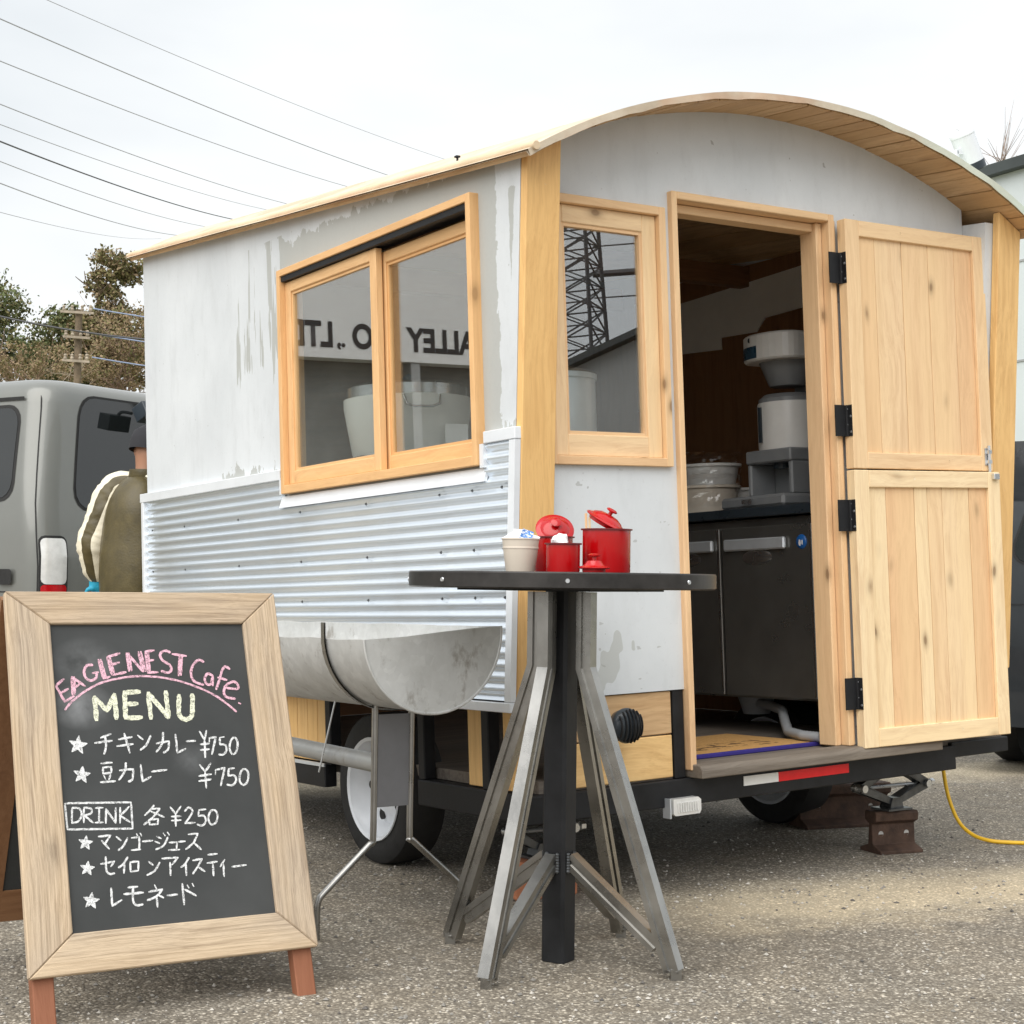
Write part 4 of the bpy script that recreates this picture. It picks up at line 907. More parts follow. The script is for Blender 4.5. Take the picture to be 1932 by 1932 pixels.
# crumpled wrapper in the small canister; tongs in the large one
bmw = bmesh.new(); bmesh.ops.create_icosphere(bmw, subdivisions=3, radius=.026)
for v_ in bmw.verts: v_.co *= 1 + .35 * mnoise.noise(v_.co * 60); v_.co.z *= 1.0
mew = bpy.data.meshes.new('wrapper'); bmw.to_mesh(mew); bmw.free(); mew.materials.append(M['paper']); o = bpy.data.objects.new('wrapper', mew); COL.objects.link(o); o.location = (tx(1059, 4.52), 4.52, ZT + .084); tag(o, 'crumpled white wrapper sticking out of the small canister', 'wrapper')
for dx, ln in ((-.056, .0), (-.046, .012)):
    b = MB(); b.box(-.0035, .0035, -.001, .001, 0, .165 - ln); o = b.build('wooden_stick', 'pine_z'); o.matrix_world = Tr(tx(1145, 4.62) + dx, 4.60, ZT + .008) @ Matrix.Rotation(R(-2), 4, 'Y'); tag(o, 'pale wooden stick at the left rim of the largest canister' if ln == 0 else 'shorter wooden stick under the tilted lid', 'stick')
# ------------------------------------------------------------------ chalkboard sign (A-frame)
SE = Vector((.8601, .5101, 0)).normalized(); SU = Vector((-.18211, .30706, .933)).normalized(); SN = SE.cross(SU)
SMx = Matrix((SE, -SN, SU)).transposed().to_4x4(); SMx.translation = (-1.15, 3.868, .12)
sg = thing('menu_sign', 'weathered wood framed chalkboard menu sign standing in front of the trailer', 'sign', SMx)
FW, FH = .757, .997; X0, X1, Z0, Z1 = .113, .652, .098, .906
for pts, mt in (([(0, 0), (X0, Z0), (X0, Z1), (0, FH)], 'barn_z'), ([(FW, 0), (FW, FH), (X1, Z1), (X1, Z0)], 'barn_z'), ([(0, 0), (FW, 0), (X1, Z0), (X0, Z0)], 'barn_x'), ([(0, FH), (X0, Z1), (X1, Z1), (FW, FH)], 'barn_x')):
    cxm = sum(p[0] for p in pts) / 4; czm = sum(p[1] for p in pts) / 4
    pts = [(cxm + (x - cxm) * .998, czm + (z - czm) * .9985) for x, z in pts]
    b = MB(); b.prism([(x, 0, z) for x, z in pts], (0, .024, 0)); b.build('frame_board', mt, sg, bevel=.003)
b = MB(); b.box(X0 - .01, X1 + .01, .0125, .0195, Z0 - .01, Z1 + .01); board = b.build('chalkboard', 'chalkboard', sg)
for x0 in (.012, .692):
    b = MB(); b.box(x0, x0 + .053, .0245, .062, -.129, .96); b.build('leg', 'red_z', sg, bevel=.003)
imx = SMx.inverted().to_3x3(); back = imx @ Vector((-.51 * .42, .86 * .42, -1.045)); bdir = back.normalized(); bnorm = Vector((1, 0, 0)).cross(bdir).normalized()
if bnorm.y > 0: bnorm = -bnorm
p0 = Vector((0, .036, .985)); L_ = back.length
def bpt(x, s, d=0): return p0 + Vector((x, 0, 0)) + bdir * s - bnorm * d
for (xa, xb, sa, sb, mt) in ((0, .10, 0, L_ - .13, 'brown_z'), (.657, .757, 0, L_ - .13, 'brown_z'), (.1, .657, 0, .1, 'brown_x'), (.1, .657, L_ - .23, L_ - .13, 'brown_x'), (.1, .657, .1, L_ - .23, 'dark'), (.0, .05, L_ - .13, L_ - .0, 'red_z'), (.70, .75, L_ - .13, L_, 'red_z')):
    b = MB(); d0, d1 = (.005, .011) if mt == 'dark' else (0, .024)
    b.add([bpt(x, s, d) for d in (d0, d1) for x, s in ((xa, sa), (xb, sa), (xb, sb), (xa, sb))], [(0, 1, 2, 3), (7, 6, 5, 4), (0, 4, 5, 1), (1, 5, 6, 2), (2, 6, 7, 3), (3, 7, 4, 0)])
    b.build('rear_leaf_board' if mt != 'dark' else 'rear_panel', 'chalkboard' if mt == 'dark' else mt, sg)
for z in (.5,): 
    for x, in ((.06,), (.70,)):
        b = MB(); b.lathe([(0, -.0012), (.004, -.0012), (.005, 0)], 8, Matrix.Translation((x, 0, z + (.1 if x > .5 else -.05))) @ Matrix.Rotation(R(90), 4, 'X')); b.build('nail_head', 'rust', sg)
# --- chalk lettering; measured as marks on the board, mapped onto it
src = np.array([(300, 245), (1447, 210), (1632, 1938), (408, 2071)], float); dst = np.array([(X0, Z1), (X1, Z1), (X1, Z0), (X0, Z0)], float)
A_ = []; B_ = []
for (x, y), (a, c) in zip(src, dst):
    A_ += [[x, y, 1, 0, 0, 0, -a * x, -a * y], [0, 0, 0, x, y, 1, -c * x, -c * y]]; B_ += [a, c]
hh = np.append(np.linalg.solve(np.array(A_), np.array(B_)), 1).reshape(3, 3)
def h2(x, y): q = hh @ np.array((x, y, 1.0)); return q[0] / q[2], q[1] / q[2]
TXT = [
('chalk_pink', 15, "L 335,600 385,695|L 335,600 382,560|L 362,645 405,618|L 385,695 440,662|L 432,652 430,548|L 430,548 506,600|L 431,618 474,588|C 552,474 520,478 502,512 512,552 545,566 574,550|L 552,522 586,516|L 578,517 574,550|L 588,442 618,553|L 618,553 655,540|L 640,425 668,530|L 640,425 715,402|L 654,472 710,456|L 668,530 750,512|L 755,400 770,505|L 758,400 852,506|L 852,506 826,390|L 868,386 880,512|L 868,386 918,380|L 872,442 916,436|L 880,512 940,508|C 1015,388 982,380 955,402 968,436 1008,462 1022,490 1000,510 962,500|L 1028,398 1110,408|L 1072,405 1064,525|C 1215,440 1185,430 1152,460 1138,510 1152,552 1185,570 1212,576|C 1268,522 1238,510 1220,540 1230,570 1255,572 1268,530|L 1268,522 1268,580|C 1370,480 1345,465 1325,490 1308,545 1288,602|L 1300,532 1352,545|C 1350,592 1415,597 1416,568 1388,555 1346,580 1335,625 1356,650 1402,655|L 1424,680 1434,684"),
('chalk_pink', 12, "C 387,742 430,690 520,622 620,572 760,540 880,533 1020,547 1150,582 1270,632 1360,692 1408,732"),
('chalk_yellow', 27, "L 572,798 562,662|L 562,665 636,742|L 636,742 680,645|L 680,645 690,788|L 740,628 745,785|L 745,633 830,627|L 748,702 815,697|L 748,783 840,778|L 895,783 882,632|L 885,637 1000,776|L 1000,776 986,622|C 1066,642 1064,750 1090,783 1125,778 1144,745 1144,637"),
('chalk_white', 12, "S 460,950 54|L 655,880 595,905|L 560,936 662,920|C 620,892 626,950 614,1000|L 700,912 780,896|L 690,952 786,938|L 735,876 766,990|L 815,886 845,910|C 892,886 866,940 830,972|L 925,932 1000,916|C 1000,916 995,965 968,986|C 966,866 960,930 925,982|L 1040,876 1050,986|L 1050,986 1100,960|L 1105,916 1160,912|L 1185,856 1215,905|L 1226,850 1215,905|L 1215,905 1218,1010|L 1190,932 1242,926|L 1190,966 1242,960|L 1243,894 1283,886|L 1244,894 1244,916|L 1283,886 1258,990|L 1332,885 1308,890|L 1308,890 1306,930|C 1306,930 1340,934 1346,965 1326,990 1300,990|E 1390,937 24,50"),
('chalk_white', 12, "S 480,1125 50|L 595,1056 660,1050|L 605,1080 655,1076|L 655,1076 655,1110|L 655,1110 605,1116|L 605,1116 605,1080|L 610,1126 620,1150|L 650,1120 640,1150|L 590,1168 677,1160|L 705,1096 785,1086|C 785,1086 780,1145 756,1162|C 742,1050 735,1100 700,1152|L 830,1060 840,1160|L 840,1160 890,1130|L 895,1100 985,1088|L 1183,1055 1215,1096|L 1250,1045 1215,1096|L 1215,1096 1221,1192|L 1178,1122 1252,1110|L 1178,1152 1252,1140|L 1277,1084 1334,1070|L 1279,1084 1278,1110|L 1334,1070 1310,1176|L 1392,1070 1358,1076|L 1358,1076 1354,1116|C 1354,1116 1392,1115 1402,1145 1380,1172 1348,1170|E 1450,1122 27,48"),
('chalk_white', 11, "L 378,1295 770,1284|L 770,1284 778,1440|L 778,1440 390,1450|L 390,1450 378,1295|L 420,1322 417,1412|C 420,1322 462,1326 476,1360 456,1400 417,1412|L 490,1320 488,1408|C 490,1320 530,1324 532,1352 492,1366|L 492,1366 542,1408|L 558,1321 602,1318|L 580,1320 578,1406|L 555,1408 602,1405|L 618,1410 620,1326|L 620,1326 676,1408|L 676,1408 678,1318|L 705,1316 703,1408|L 757,1310 705,1366|L 705,1366 762,1402|C 906,1300 880,1332 850,1360|L 890,1322 940,1318|C 940,1318 905,1365 845,1416|L 885,1335 966,1370|L 876,1386 930,1381|L 930,1381 928,1412|L 928,1412 878,1416|L 878,1416 876,1386|L 1003,1310 1035,1350|L 1067,1304 1035,1350|L 1035,1350 1035,1422|L 1010,1366 1066,1362|L 1010,1390 1066,1386|C 1090,1332 1115,1310 1136,1330 1120,1366 1090,1406|L 1090,1406 1150,1400|L 1216,1320 1175,1325|L 1175,1325 1172,1360|C 1172,1360 1206,1358 1216,1390 1196,1416 1165,1410|E 1260,1366 27,44"),
('chalk_white', 11, "S 497,1528 42|L 573,1490 646,1482|L 646,1482 608,1536|L 592,1514 636,1562|L 680,1490 706,1512|C 746,1496 720,1545 690,1570|L 770,1496 816,1490|L 816,1490 815,1566|L 768,1569 822,1563|L 800,1472 808,1486|L 822,1468 830,1482|L 835,1516 895,1510|L 920,1486 946,1497|L 910,1515 936,1526|C 986,1490 960,1540 914,1563|L 960,1466 970,1480|L 985,1460 995,1475|L 995,1521 1040,1518|L 1040,1518 1038,1560|L 990,1566 1056,1562|L 1050,1516 1090,1512|L 1110,1471 1166,1465|C 1166,1465 1140,1520 1094,1560|L 1145,1524 1186,1560"),
('chalk_white', 11, "S 505,1680 42|L 585,1652 666,1636|L 666,1636 645,1666|C 615,1610 618,1690 640,1711 666,1706|C 746,1610 716,1654 690,1672|L 725,1645 722,1706|L 760,1640 810,1635|L 810,1635 808,1690|L 808,1690 762,1696|L 762,1696 760,1640|L 870,1636 896,1656|C 936,1640 905,1690 860,1716|L 950,1616 1046,1610|L 1046,1610 1010,1652|L 998,1640 1000,1716|C 1112,1610 1086,1650 1064,1667|L 1092,1640 1095,1716|L 1135,1626 1190,1616|C 1190,1616 1165,1660 1134,1706|L 1165,1664 1206,1691|L 1225,1591 1281,1585|L 1220,1641 1281,1632|L 1255,1640 1258,1716|L 1326,1620 1300,1661|L 1318,1648 1322,1721|L 1370,1661 1456,1650"),
('chalk_white', 12, "S 525,1872 48|L 645,1796 650,1901|L 650,1901 706,1866|L 745,1791 802,1785|L 720,1831 836,1820|C 775,1790 775,1870 796,1896 832,1890|L 903,1775 915,1796|L 870,1816 950,1800|C 950,1800 915,1842 860,1866|L 915,1840 920,1906|L 930,1838 956,1850|L 980,1836 1040,1830|L 1070,1766 1080,1891|L 1085,1800 1152,1836|L 1100,1775 1108,1790|L 1130,1765 1138,1780")]
rc_ = random.Random(9); ycnt = 0
def ribbon(mbx, pts, w):
    global ycnt
    P = [Vector(h2(*p)) for p in pts]; Q = [P[0]]
    for a, b in zip(P, P[1:]):
        n = max(1, int((b - a).length / .006))
        for k in range(1, n + 1): Q.append(a.lerp(b, k / n))
    wd = w * .000485; L = []; Rr = []; ycnt += 1; y = .0119 - (ycnt % 40) * .00003
    for i, q in enumerate(Q):
        d = (Q[min(i + 1, len(Q) - 1)] - Q[max(i - 1, 0)]); d = d.normalized() if d.length > 1e-7 else Vector((1, 0)); nn = Vector((-d.y, d.x))
        e = .55 if i in (0, len(Q) - 1) else 1; a = wd / 2 * e * rc_.uniform(.82, 1.15); b = wd / 2 * e * rc_.uniform(.82, 1.15)
        q = q + (d * (-wd * .25 if i == 0 else wd * .25 if i == len(Q) - 1 else 0)); l = q + nn * a; r = q - nn * b
        L.append((l.x, y, l.y)); Rr.append((r.x, y, r.y))
    mbx.grid([L, Rr])
for mt, wd, dat in TXT:
    mbx = MB()
    for st_ in dat.split('|'):
        k, *nums = st_.split(' '); pts = [tuple(float(z) for z in q.split(',')) for q in nums]
        if k == 'L':
            ribbon(mbx, pts, wd)
            if wd == 15 and pts[0][0] < 1430 and len(pts) == 2 and abs(pts[0][1] - pts[1][1]) > 70 and abs(pts[0][0] - pts[1][0]) < 36 and not 405 < pts[0][0] < 420:
                ribbon(mbx, [(x + 14, y - 2) for x, y in pts], wd * .8)
        elif k == 'C':
            sp_ = [(v_.x, v_.y) for v_ in spline([(x, y, 0) for x, y in pts], 8)]; ribbon(mbx, sp_, wd)
        elif k == 'E':
            (cx, cy), (rx, ry) = pts; ribbon(mbx, [(cx + rx * math.sin(a) + 4 * math.cos(a), cy - ry * math.cos(a)) for a in [2 * math.pi * i / 26 for i in range(27)]], wd)
        elif k == 'S':
            (cx, cy), r = pts[0], float(nums[1]) if len(nums) > 1 else 45
            r = r; star = [(cx + (r if i % 2 == 0 else r * .42) * math.sin(math.pi * i / 5 + .12), cy - (r if i % 2 == 0 else r * .42) * math.cos(math.pi * i / 5 + .12)) for i in range(10)]
            y = .01185; b0 = [Vector(h2(*p)) for p in star]; cc = Vector(h2(cx, cy))
            mbx.add([(cc.x, y, cc.y)] + [(p.x, y, p.y) for p in b0], [(0, i + 1, (i + 1) % 10 + 1) for i in range(10)])
            for i in range(10): ribbon(mbx, [star[i], star[(i + 1) % 10]], wd * .7)
    mbx.build('chalk_lettering', mt, board, fix=False)

# ------------------------------------------------------------------ vans
def make_van(name, label, Mx, paint, H=2.26, L=4.7, HW=.845, belt=1.5):
    e = thing(name, label, 'van', Mx)
    def hw(z):
        if z < belt - .1: return HW - .03 * max(0, (.7 - z)) 
        t = (z - belt + .1) / (H - .16 - belt + .1)
        return HW - .13 * min(1, t) ** 1.15
    def rx(z): return .02 + max(0, z - belt + .3) * .16 if z > belt - .3 else .02
    def fx(z): return L - max(0, z - 1.0) * .85
    def outline(z, shrink=0.0, rc=.17):
        a = hw(z) - shrink; x0 = rx(z) + shrink; x1 = fx(z) - shrink; P = []
        for cx, cy, a0 in ((x1 - rc, a - rc, 0), (x0 + rc, a - rc, 90), (x0 + rc, -a + rc, 180), (x1 - rc, -a + rc, 270)):
            for k in range(9): t = R(a0 + 90 * k / 8); P.append((cx + rc * math.cos(t), cy + rc * math.sin(t), z))
        return P
    b = MB(); rows = [outline(z) for z in (.28, .32, .5, .7, .9, 1.1, 1.3, 1.5, 1.65, 1.8, 1.95, H - .16)]
    for zz, sh in ((H - .10, .012), (H - .055, .04), (H - .022, .085), (H - .006, .14), (H, .22)):
        P = outline(H - .16, sh, .17); rows.append([(x, y, zz + .0 * x) for x, y, z in P])
    rows.append([(L / 2 - .3, 0, H + .02)] * len(rows[0])); b.grid(rows, closed=True); b.add(rows[0], [tuple(range(len(rows[0])))])
    b.build('body', paint, e, smooth=40)
    rc = .17; arc = rc * math.pi / 2
    def pt(s, z, off):     # s=0 at the middle of the rear left corner, + toward the rear face, - forward along the left side
        a = hw(z); x0 = rx(z); h = arc / 2
        if s < -h: return (x0 + rc + (-s - h), a + off, z)
        if s > h: return (x0 - off, a - rc - (s - h), z)
        t = R(90) + (s + h) / rc; return (x0 + rc + (rc + off) * math.cos(t), a - rc + (rc + off) * math.sin(t), z)
    def patch(nm, s0, s1, z0, z1, off, mat, r=.06, lean=0, n=14, par=e):
        m = MB(); rows = []
        for i in range(n + 1):
            z = z0 + (z1 - z0) * (.5 - .5 * math.cos(math.pi * i / n)); d = min(z - z0, z1 - z)
            cut = r - math.sqrt(max(0, r * r - (r - d) ** 2)) if d < r else 0
            l = lean * (z - z0) / (z1 - z0); a_, b_ = s0 + cut + l, s1 - cut + l
            rows.append([pt(a_ + (b_ - a_) * k / 12, z, off) for k in range(13)])
        m.grid(rows); return m.build(nm, mat, par, smooth=60)
    g = patch('rear_glass', .24, 1.25, belt - .02, H - .105, .006, 'van_glass', .12)
    patch('rear_glass_seal', .225, 1.265, belt - .035, H - .09, .003, 'rubber', .13)
    patch('side_glass', -1.3, -.19, belt + .03, H - .19, .006, 'van_glass', .10, .03)
    patch('side_glass_seal', -1.32, -.17, belt + .01, H - .17, .003, 'rubber', .11, .03)
    patch('tail_light', -.0, .15, 1.035, 1.30, .012, 'lens_clear', .03)
    patch('tail_light', -.0, .15, .86, 1.032, .012, 'lens_red', .02)
    patch('light_surround', -.012, .165, .84, 1.315, .004, 'rubber', .04)
    patch('body_seam', -.022, -.014, .5, H - .12, .0025, 'rubber', .002, .0)
    patch('roof_gutter', -2.4, -.12, H - .145, H - .125, .006, 'rubber', .005)
    patch('bumper_line', -2.5, 1.4, .985, .992, .003, 'rubber', .001)
    patch('door_handle', -.30, -.18, 1.03, 1.12, .02, 'rubber', .02)
    m = MB(); q = Vector(pt(.68, H - .16, .02)); q2 = q + Vector((-.14, .02, -.01)); m.tube(spline([q, q + Vector((-.09, .0, .04)), q2], 6), .011, 8); m.box(-.05, .05, -.09, .09, -.05, .05, Mx=Matrix.Translation(q2) @ Matrix.Rotation(R(30), 4, 'Y')); m.build('rear_mirror', 'dark_plastic', e, bevel=.01)
    for x in (.85, L - .85):
        for s in (-1, 1):
            w_ = MB(); w_.lathe([(0, -.1), (.2, -.1), (.30, -.09), (.325, -.05), (.325, .05), (.30, .09), (.2, .1), (.19, .07), (0, .07)], 32, Matrix.Translation((x, s * (HW - .1), .325)) @ Matrix.Rotation(R(-90 * s), 4, 'X')); w_.build('wheel', 'rubber', e, smooth=40)
    return e
def veh(x, y, hx, hy): return Matrix.Translation((x, y, 0)) @ Matrix.Rotation(math.atan2(hy, hx), 4, 'Z')
make_van('parked_van', 'grey-green van parked beyond the far end of the trailer', veh(-2.22, 9.72, -.857, .515), 'van_paint')
make_van('parked_van', 'dark van whose edge shows behind the right-hand corner post', veh(3.33, 8.9, .55, .83), 'dark_paint', H=1.75, belt=1.25)

# ------------------------------------------------------------------ the man behind the trailer
def skin_mesh(name, V, E_, Rd, root=0, sub=2):
    me = bpy.data.meshes.new(name + '_cage'); me.from_pydata([tuple(v_) for v_ in V], E_, []); ob = bpy.data.objects.new(name + '_cage', me); COL.objects.link(ob)
    ob.modifiers.new('skin', 'SKIN'); s = ob.modifiers.new('sub', 'SUBSURF'); s.levels = sub; s.render_levels = sub
    for i, r in enumerate(Rd):
        sv = me.skin_vertices[0].data[i]; sv.radius = r if isinstance(r, tuple) else (r, r); sv.use_root = (i == root)
    dg = bpy.context.evaluated_depsgraph_get(); out = bpy.data.meshes.new_from_object(ob.evaluated_get(dg)); bpy.data.objects.remove(ob); bpy.data.meshes.remove(me)
    out.name = name; out.shade_smooth(); return out
def link_mesh(me, name, parent, mats):
    me.materials.clear()
    for m in mats: me.materials.append(M[m])
    o = bpy.data.objects.new(name, me); COL.objects.link(o); o.parent = parent; return o
man = thing('person', 'person in olive jacket with cream sleeves and blue gloves bending beside the van', 'person', Tr(-1.905, 8.10, 0, R(50)))
PX, PY = -1.80, 8.06
# local coords: +x forward (towards the trailer's tongue), -y the near side
hip = (-.02, 0, .96)
J = dict(hip=(-.02, 0, .96), waist=(0.0, 0, 1.14), chest=(.02, 0, 1.40), neckb=(.035, 0, 1.565), neck=(.045, 0, 1.625), head=(.055, 0, 1.735), crown=(.06, 0, 1.80),
         shR=(.03, -.175, 1.50), elR=(.12, -.25, 1.24), wrR=(.30, -.20, 1.14), shL=(-.01, .175, 1.545), elL=(-.105, .235, 1.255), wrL=(-.055, .262, 1.07),
         thR=(-.02, -.095, .90), knR=(.03, -.10, .50), anR=(-.02, -.10, .08), toR=(.13, -.11, .04), thL=(-.02, .095, .90), knL=(.06, .10, .50), anL=(.03, .10, .08), toL=(.18, .11, .04))
names = list(J); idx = {n: i for i, n in enumerate(names)}
ed = [('hip', 'waist'), ('waist', 'chest'), ('chest', 'neckb'), ('neckb', 'neck'), ('neck', 'head'), ('head', 'crown'), ('chest', 'shR'), ('shR', 'elR'), ('elR', 'wrR'), ('chest', 'shL'), ('shL', 'elL'), ('elL', 'wrL'), ('hip', 'thR'), ('thR', 'knR'), ('knR', 'anR'), ('anR', 'toR'), ('hip', 'thL'), ('thL', 'knL'), ('knL', 'anL'), ('anL', 'toL')]
rad = dict(hip=(.16, .125), waist=(.155, .115), chest=(.175, .125), neckb=.075, neck=.055, head=.088, crown=.055, shR=.05, elR=.05, wrR=.035, shL=.05, elL=.05, wrL=.035, thR=.095, knR=.065, anR=.045, toR=.035, thL=.095, knL=.065, anL=.045, toL=.035)
bm0 = skin_mesh('body', [J[n] for n in names], [(idx[a], idx[b]) for a, b in ed], [rad[n] for n in names])
body = link_mesh(bm0, 'body', man, ['skin', 'jean'])
for p in bm0.polygons:
    p.material_index = 1 if p.center.z < 1.0 and p.center.y > -.4 and abs(p.center.y) < .2 else 0
# jacket torso and sleeves (clothing, children of the body's thing)
tn = ['hip', 'waist', 'chest', 'neckb']; V = [(-.03, 0, .90), (-.01, 0, 1.0), (-.01, 0, 1.14), (.0, 0, 1.30), (.0, 0, 1.44), (.02, 0, 1.545), (.035, 0, 1.60)]
jt = skin_mesh('jacket', V, [(i, i + 1) for i in range(6)], [(.19, .17), (.215, .185), (.22, .185), (.215, .18), (.205, .175), (.145, .13), (.078, .078)])
for v_ in jt.vertices:
    k = mnoise.noise(Vector((v_.co.x * 9, v_.co.y * 9, v_.co.z * 3))) * .02; v_.co.x += k; v_.co.y += k * .7
jk = link_mesh(jt, 'jacket', man, ['olive_cloth'])
cl = MB(); cl.lathe([(.082, 1.585), (.088, 1.60), (.083, 1.635), (.074, 1.632), (.076, 1.60)], 24, Matrix.Translation((.035, 0, 0))); cl.build('collar', 'olive_cloth', jk, smooth=60)
def sleeve(a, b, c, nm):
    a, b, c = Vector(a), Vector(b), Vector(c); nk = Vector((.015, .055 if a.y > 0 else -.055, 1.575)); pts = [nk] + [nk.lerp(a, .75)] + [a.lerp(b, t) for t in (.12, .36, .62, .85)] + [b] + [b.lerp(c, t) for t in (.25, .55, .85, 1.0)]
    rr = [.05, .082, .098, .100, .096, .092, .09, .086, .078, .066, .044]; m = MB(); n = 40; rows = []; ref = Vector((0, 1, 0)); rq = [(i, r_, 0) for i, r_ in enumerate(rr)]; rr = [q_.y for q_ in spline(rq, 6)]; pts = spline(pts, 6)
    for i, p in enumerate(pts):
        d = (pts[min(i + 1, len(pts) - 1)] - pts[max(i - 1, 0)]).normalized(); x = ref.cross(d).normalized(); y = d.cross(x)
        rows.append([p + (x * math.cos(2 * math.pi * k / n) + y * math.sin(2 * math.pi * k / n)) * rr[i] for k in range(n)])
    # subdivide rows
    fine = []
    for i in range(len(rows) - 1):
        fine.append(rows[i])
    fine.append(rows[-1])
    for i, r in enumerate(fine):
        for k, p in enumerate(r):
            cpt = sum(r, Vector()) / n; q = p + (p - cpt) * (.05 * mnoise.noise(Vector((p.x * 9, p.y * 9, p.z * 9))) + .09 * mnoise.noise(Vector((p.x * 18 + p.z * 30, p.y * 18, p.z * 34))))
            r[k] = q if i < len(fine) - 2 else p
    b0 = 0
    for i in range(len(fine) - 1):
        for k in range(n):
            m.f.append((i * n + k, i * n + (k + 1) % n, (i + 1) * n + (k + 1) % n, (i + 1) * n + k)); ang_ = k / n
            m.m.append(1 if .865 < ang_ < .965 else 0)
    for r in fine: m.v += [tuple(p) for p in r]
    return m.build(nm, ['cream_cloth', 'olive_cloth'], man, smooth=70)
sleeve(J['shR'], J['elR'], J['wrR'], 'sleeve'); sleeve(J['shL'], J['elL'], J['wrL'], 'sleeve')
def hand(w, d, sgn, par):
    w = Vector(w); d = Vector(d).normalized(); s = Vector((1, 0, 0)); s = (s - d * s.dot(d)).normalized(); n_ = d.cross(s) * sgn
    V = [w - d * .05, w, w + d * .045, w + d * .085]; E_ = [(0, 1), (1, 2), (2, 3)]; Rd = [.042, .04, (.04, .022), (.042, .018)]
    for k in range(4):
        base = w + d * .085 + s * (-.03 + .02 * k); ln = (.06, .072, .068, .052)[k]; i0 = len(V)
        V += [base + d * ln * .45 + n_ * .008, base + d * ln * .9 + n_ * .03]; E_ += [(3, i0), (i0, i0 + 1)]; Rd += [.0095, .0085]
    i0 = len(V); V += [w + d * .05 + s * -.055 + n_ * .012, w + d * .09 + s * -.06 + n_ * .03]; E_ += [(2, i0), (i0, i0 + 1)]; Rd += [.011, .009]
    me = skin_mesh('glove', V, E_, Rd, 1); return link_mesh(me, 'glove', par, ['glove'])
hand(J['wrL'], (.02, .01, -1), -1, man); hand(J['wrR'], (.6, .2, -.6), 1, man)
cp = MB(); HM_ = Matrix.Translation((.06, 0, 1.755)) @ Matrix.Rotation(R(12), 4, 'Y')
cp.lathe([(.106, -.03), (.108, .02), (.096, .07), (.06, .1), (0, .112)], 28, HM_); cp.prism([HM_ @ Vector(p) for p in [(.08, -.08, -.028), (.20, -.05, -.035), (.215, 0, -.036), (.20, .05, -.035), (.08, .08, -.028)]], (0, 0, .006)); cp.build('cap', 'cap_cloth', man, smooth=50)
for s in (-1, 1):
    q = MB(); q.lathe([(0, -.012), (.018, -.008), (.024, 0), (.018, .008), (0, .012)], 12, Matrix.Translation((.04, s * .088, 1.735)) @ Matrix.Rotation(R(90), 4, 'X') @ Matrix.Diagonal((.7, 1.3, 1, 1))); q.build('ear', 'skin', man, smooth=60)
q = MB(); q.tube([(.135, 0, 1.755), (.162, 0, 1.715), (.14, 0, 1.705)], [.008, .015, .01], 8); q.build('nose', 'skin', man, smooth=60)

# ------------------------------------------------------------------ trees behind
def tree(name, label, x, y, H, crown, mats, seed, trunk_r=.16, leaves=5000, leafsize=.16, bare=0.0, stems=1, group='trees beyond the van'):
    rk = random.Random(seed); e = thing(name, label, 'tree', Tr(x, y, 0), group)
    tm = MB(); tips = []
    for s in range(stems):
        bx, by = (rk.uniform(-.6, .6), rk.uniform(-.4, .4)) if stems > 1 else (0, 0)
        P = [Vector((bx, by, -.1))]; top = H * rk.uniform(.8, .95)
        for k in range(1, 8): P.append(Vector((bx + rk.uniform(-.12, .12) * k * .5, by + rk.uniform(-.1, .1) * k * .5, top * k / 7)))
        tm.tube(P, [trunk_r * (1 - .8 * k / 7) for k in range(8)], 8)
        for i in range(14 if stems == 1 else 6):
            z = H * rk.uniform(.25, .9); p = P[min(7, int(z / top * 7))]; a = rk.uniform(0, 6.28); ln = rk.uniform(.5, 1.3) * crown[0][3] * .8
            d = Vector((math.cos(a), math.sin(a), rk.uniform(.3, 1.0))).normalized(); q1 = Vector((p.x, p.y, z)); q2 = q1 + d * ln * .55 + Vector((0, 0, .1)); q3 = q1 + d * ln
            tm.tube([q1, q2, q3], [trunk_r * .32, trunk_r * .2, trunk_r * .07], 5)
            for j in range(4 + int(bare * 8)):
                q0 = q1.lerp(q3, rk.uniform(.3, 1)); dd = (d + Vector((rk.uniform(-1, 1), rk.uniform(-1, 1), rk.uniform(-.3, 1)))).normalized(); q4 = q0 + dd * rk.uniform(.25, .8) * (1 + bare)
                tm.tube([q0, q0.lerp(q4, .5) + Vector((rk.uniform(-.05, .05),) * 3), q4], [trunk_r * .10, trunk_r * .07, trunk_r * .03], 4)
    tm.build('trunk', mats[0], e, smooth=60)
    cm_ = MB(); tot = sum(c[3] * c[4] for c in crown)
    for (cx, cy, cz, rx_, rz_) in crown:
        n = int(leaves * rx_ * rz_ / tot); cl_ = []
        for _ in range(max(6, int(n / 55))):
            while True:
                p = Vector((rk.uniform(-1, 1), rk.uniform(-1, 1), rk.uniform(-1, 1)))
                if .2 < p.length < 1: break
            cl_.append((Vector((cx + p.x * rx_, cy + p.y * rx_, cz + p.z * rz_)), rk.uniform(.07, .2) * min(rx_, rz_) + .07))
        for _ in range(n):
            c, r = rk.choice(cl_); d = Vector((rk.gauss(0, 1), rk.gauss(0, 1), rk.gauss(0, .8))) * r * .75; p = c + d
            s = leafsize * rk.uniform(.5, 1.2); a = Vector((rk.gauss(0, 1), rk.gauss(0, 1), rk.gauss(0, 1))).normalized(); b = a.orthogonal().normalized(); b = (b + a.cross(b) * rk.uniform(-1, 1)).normalized()
            cm_.add([p - a * s * .5, p + b * s * .28, p + a * s * .5, p - b * s * .28], [(0, 1, 2, 3)], rk.choice((0, 0, 1)))
    cm_.build('crown', mats[1:], e, fix=False)
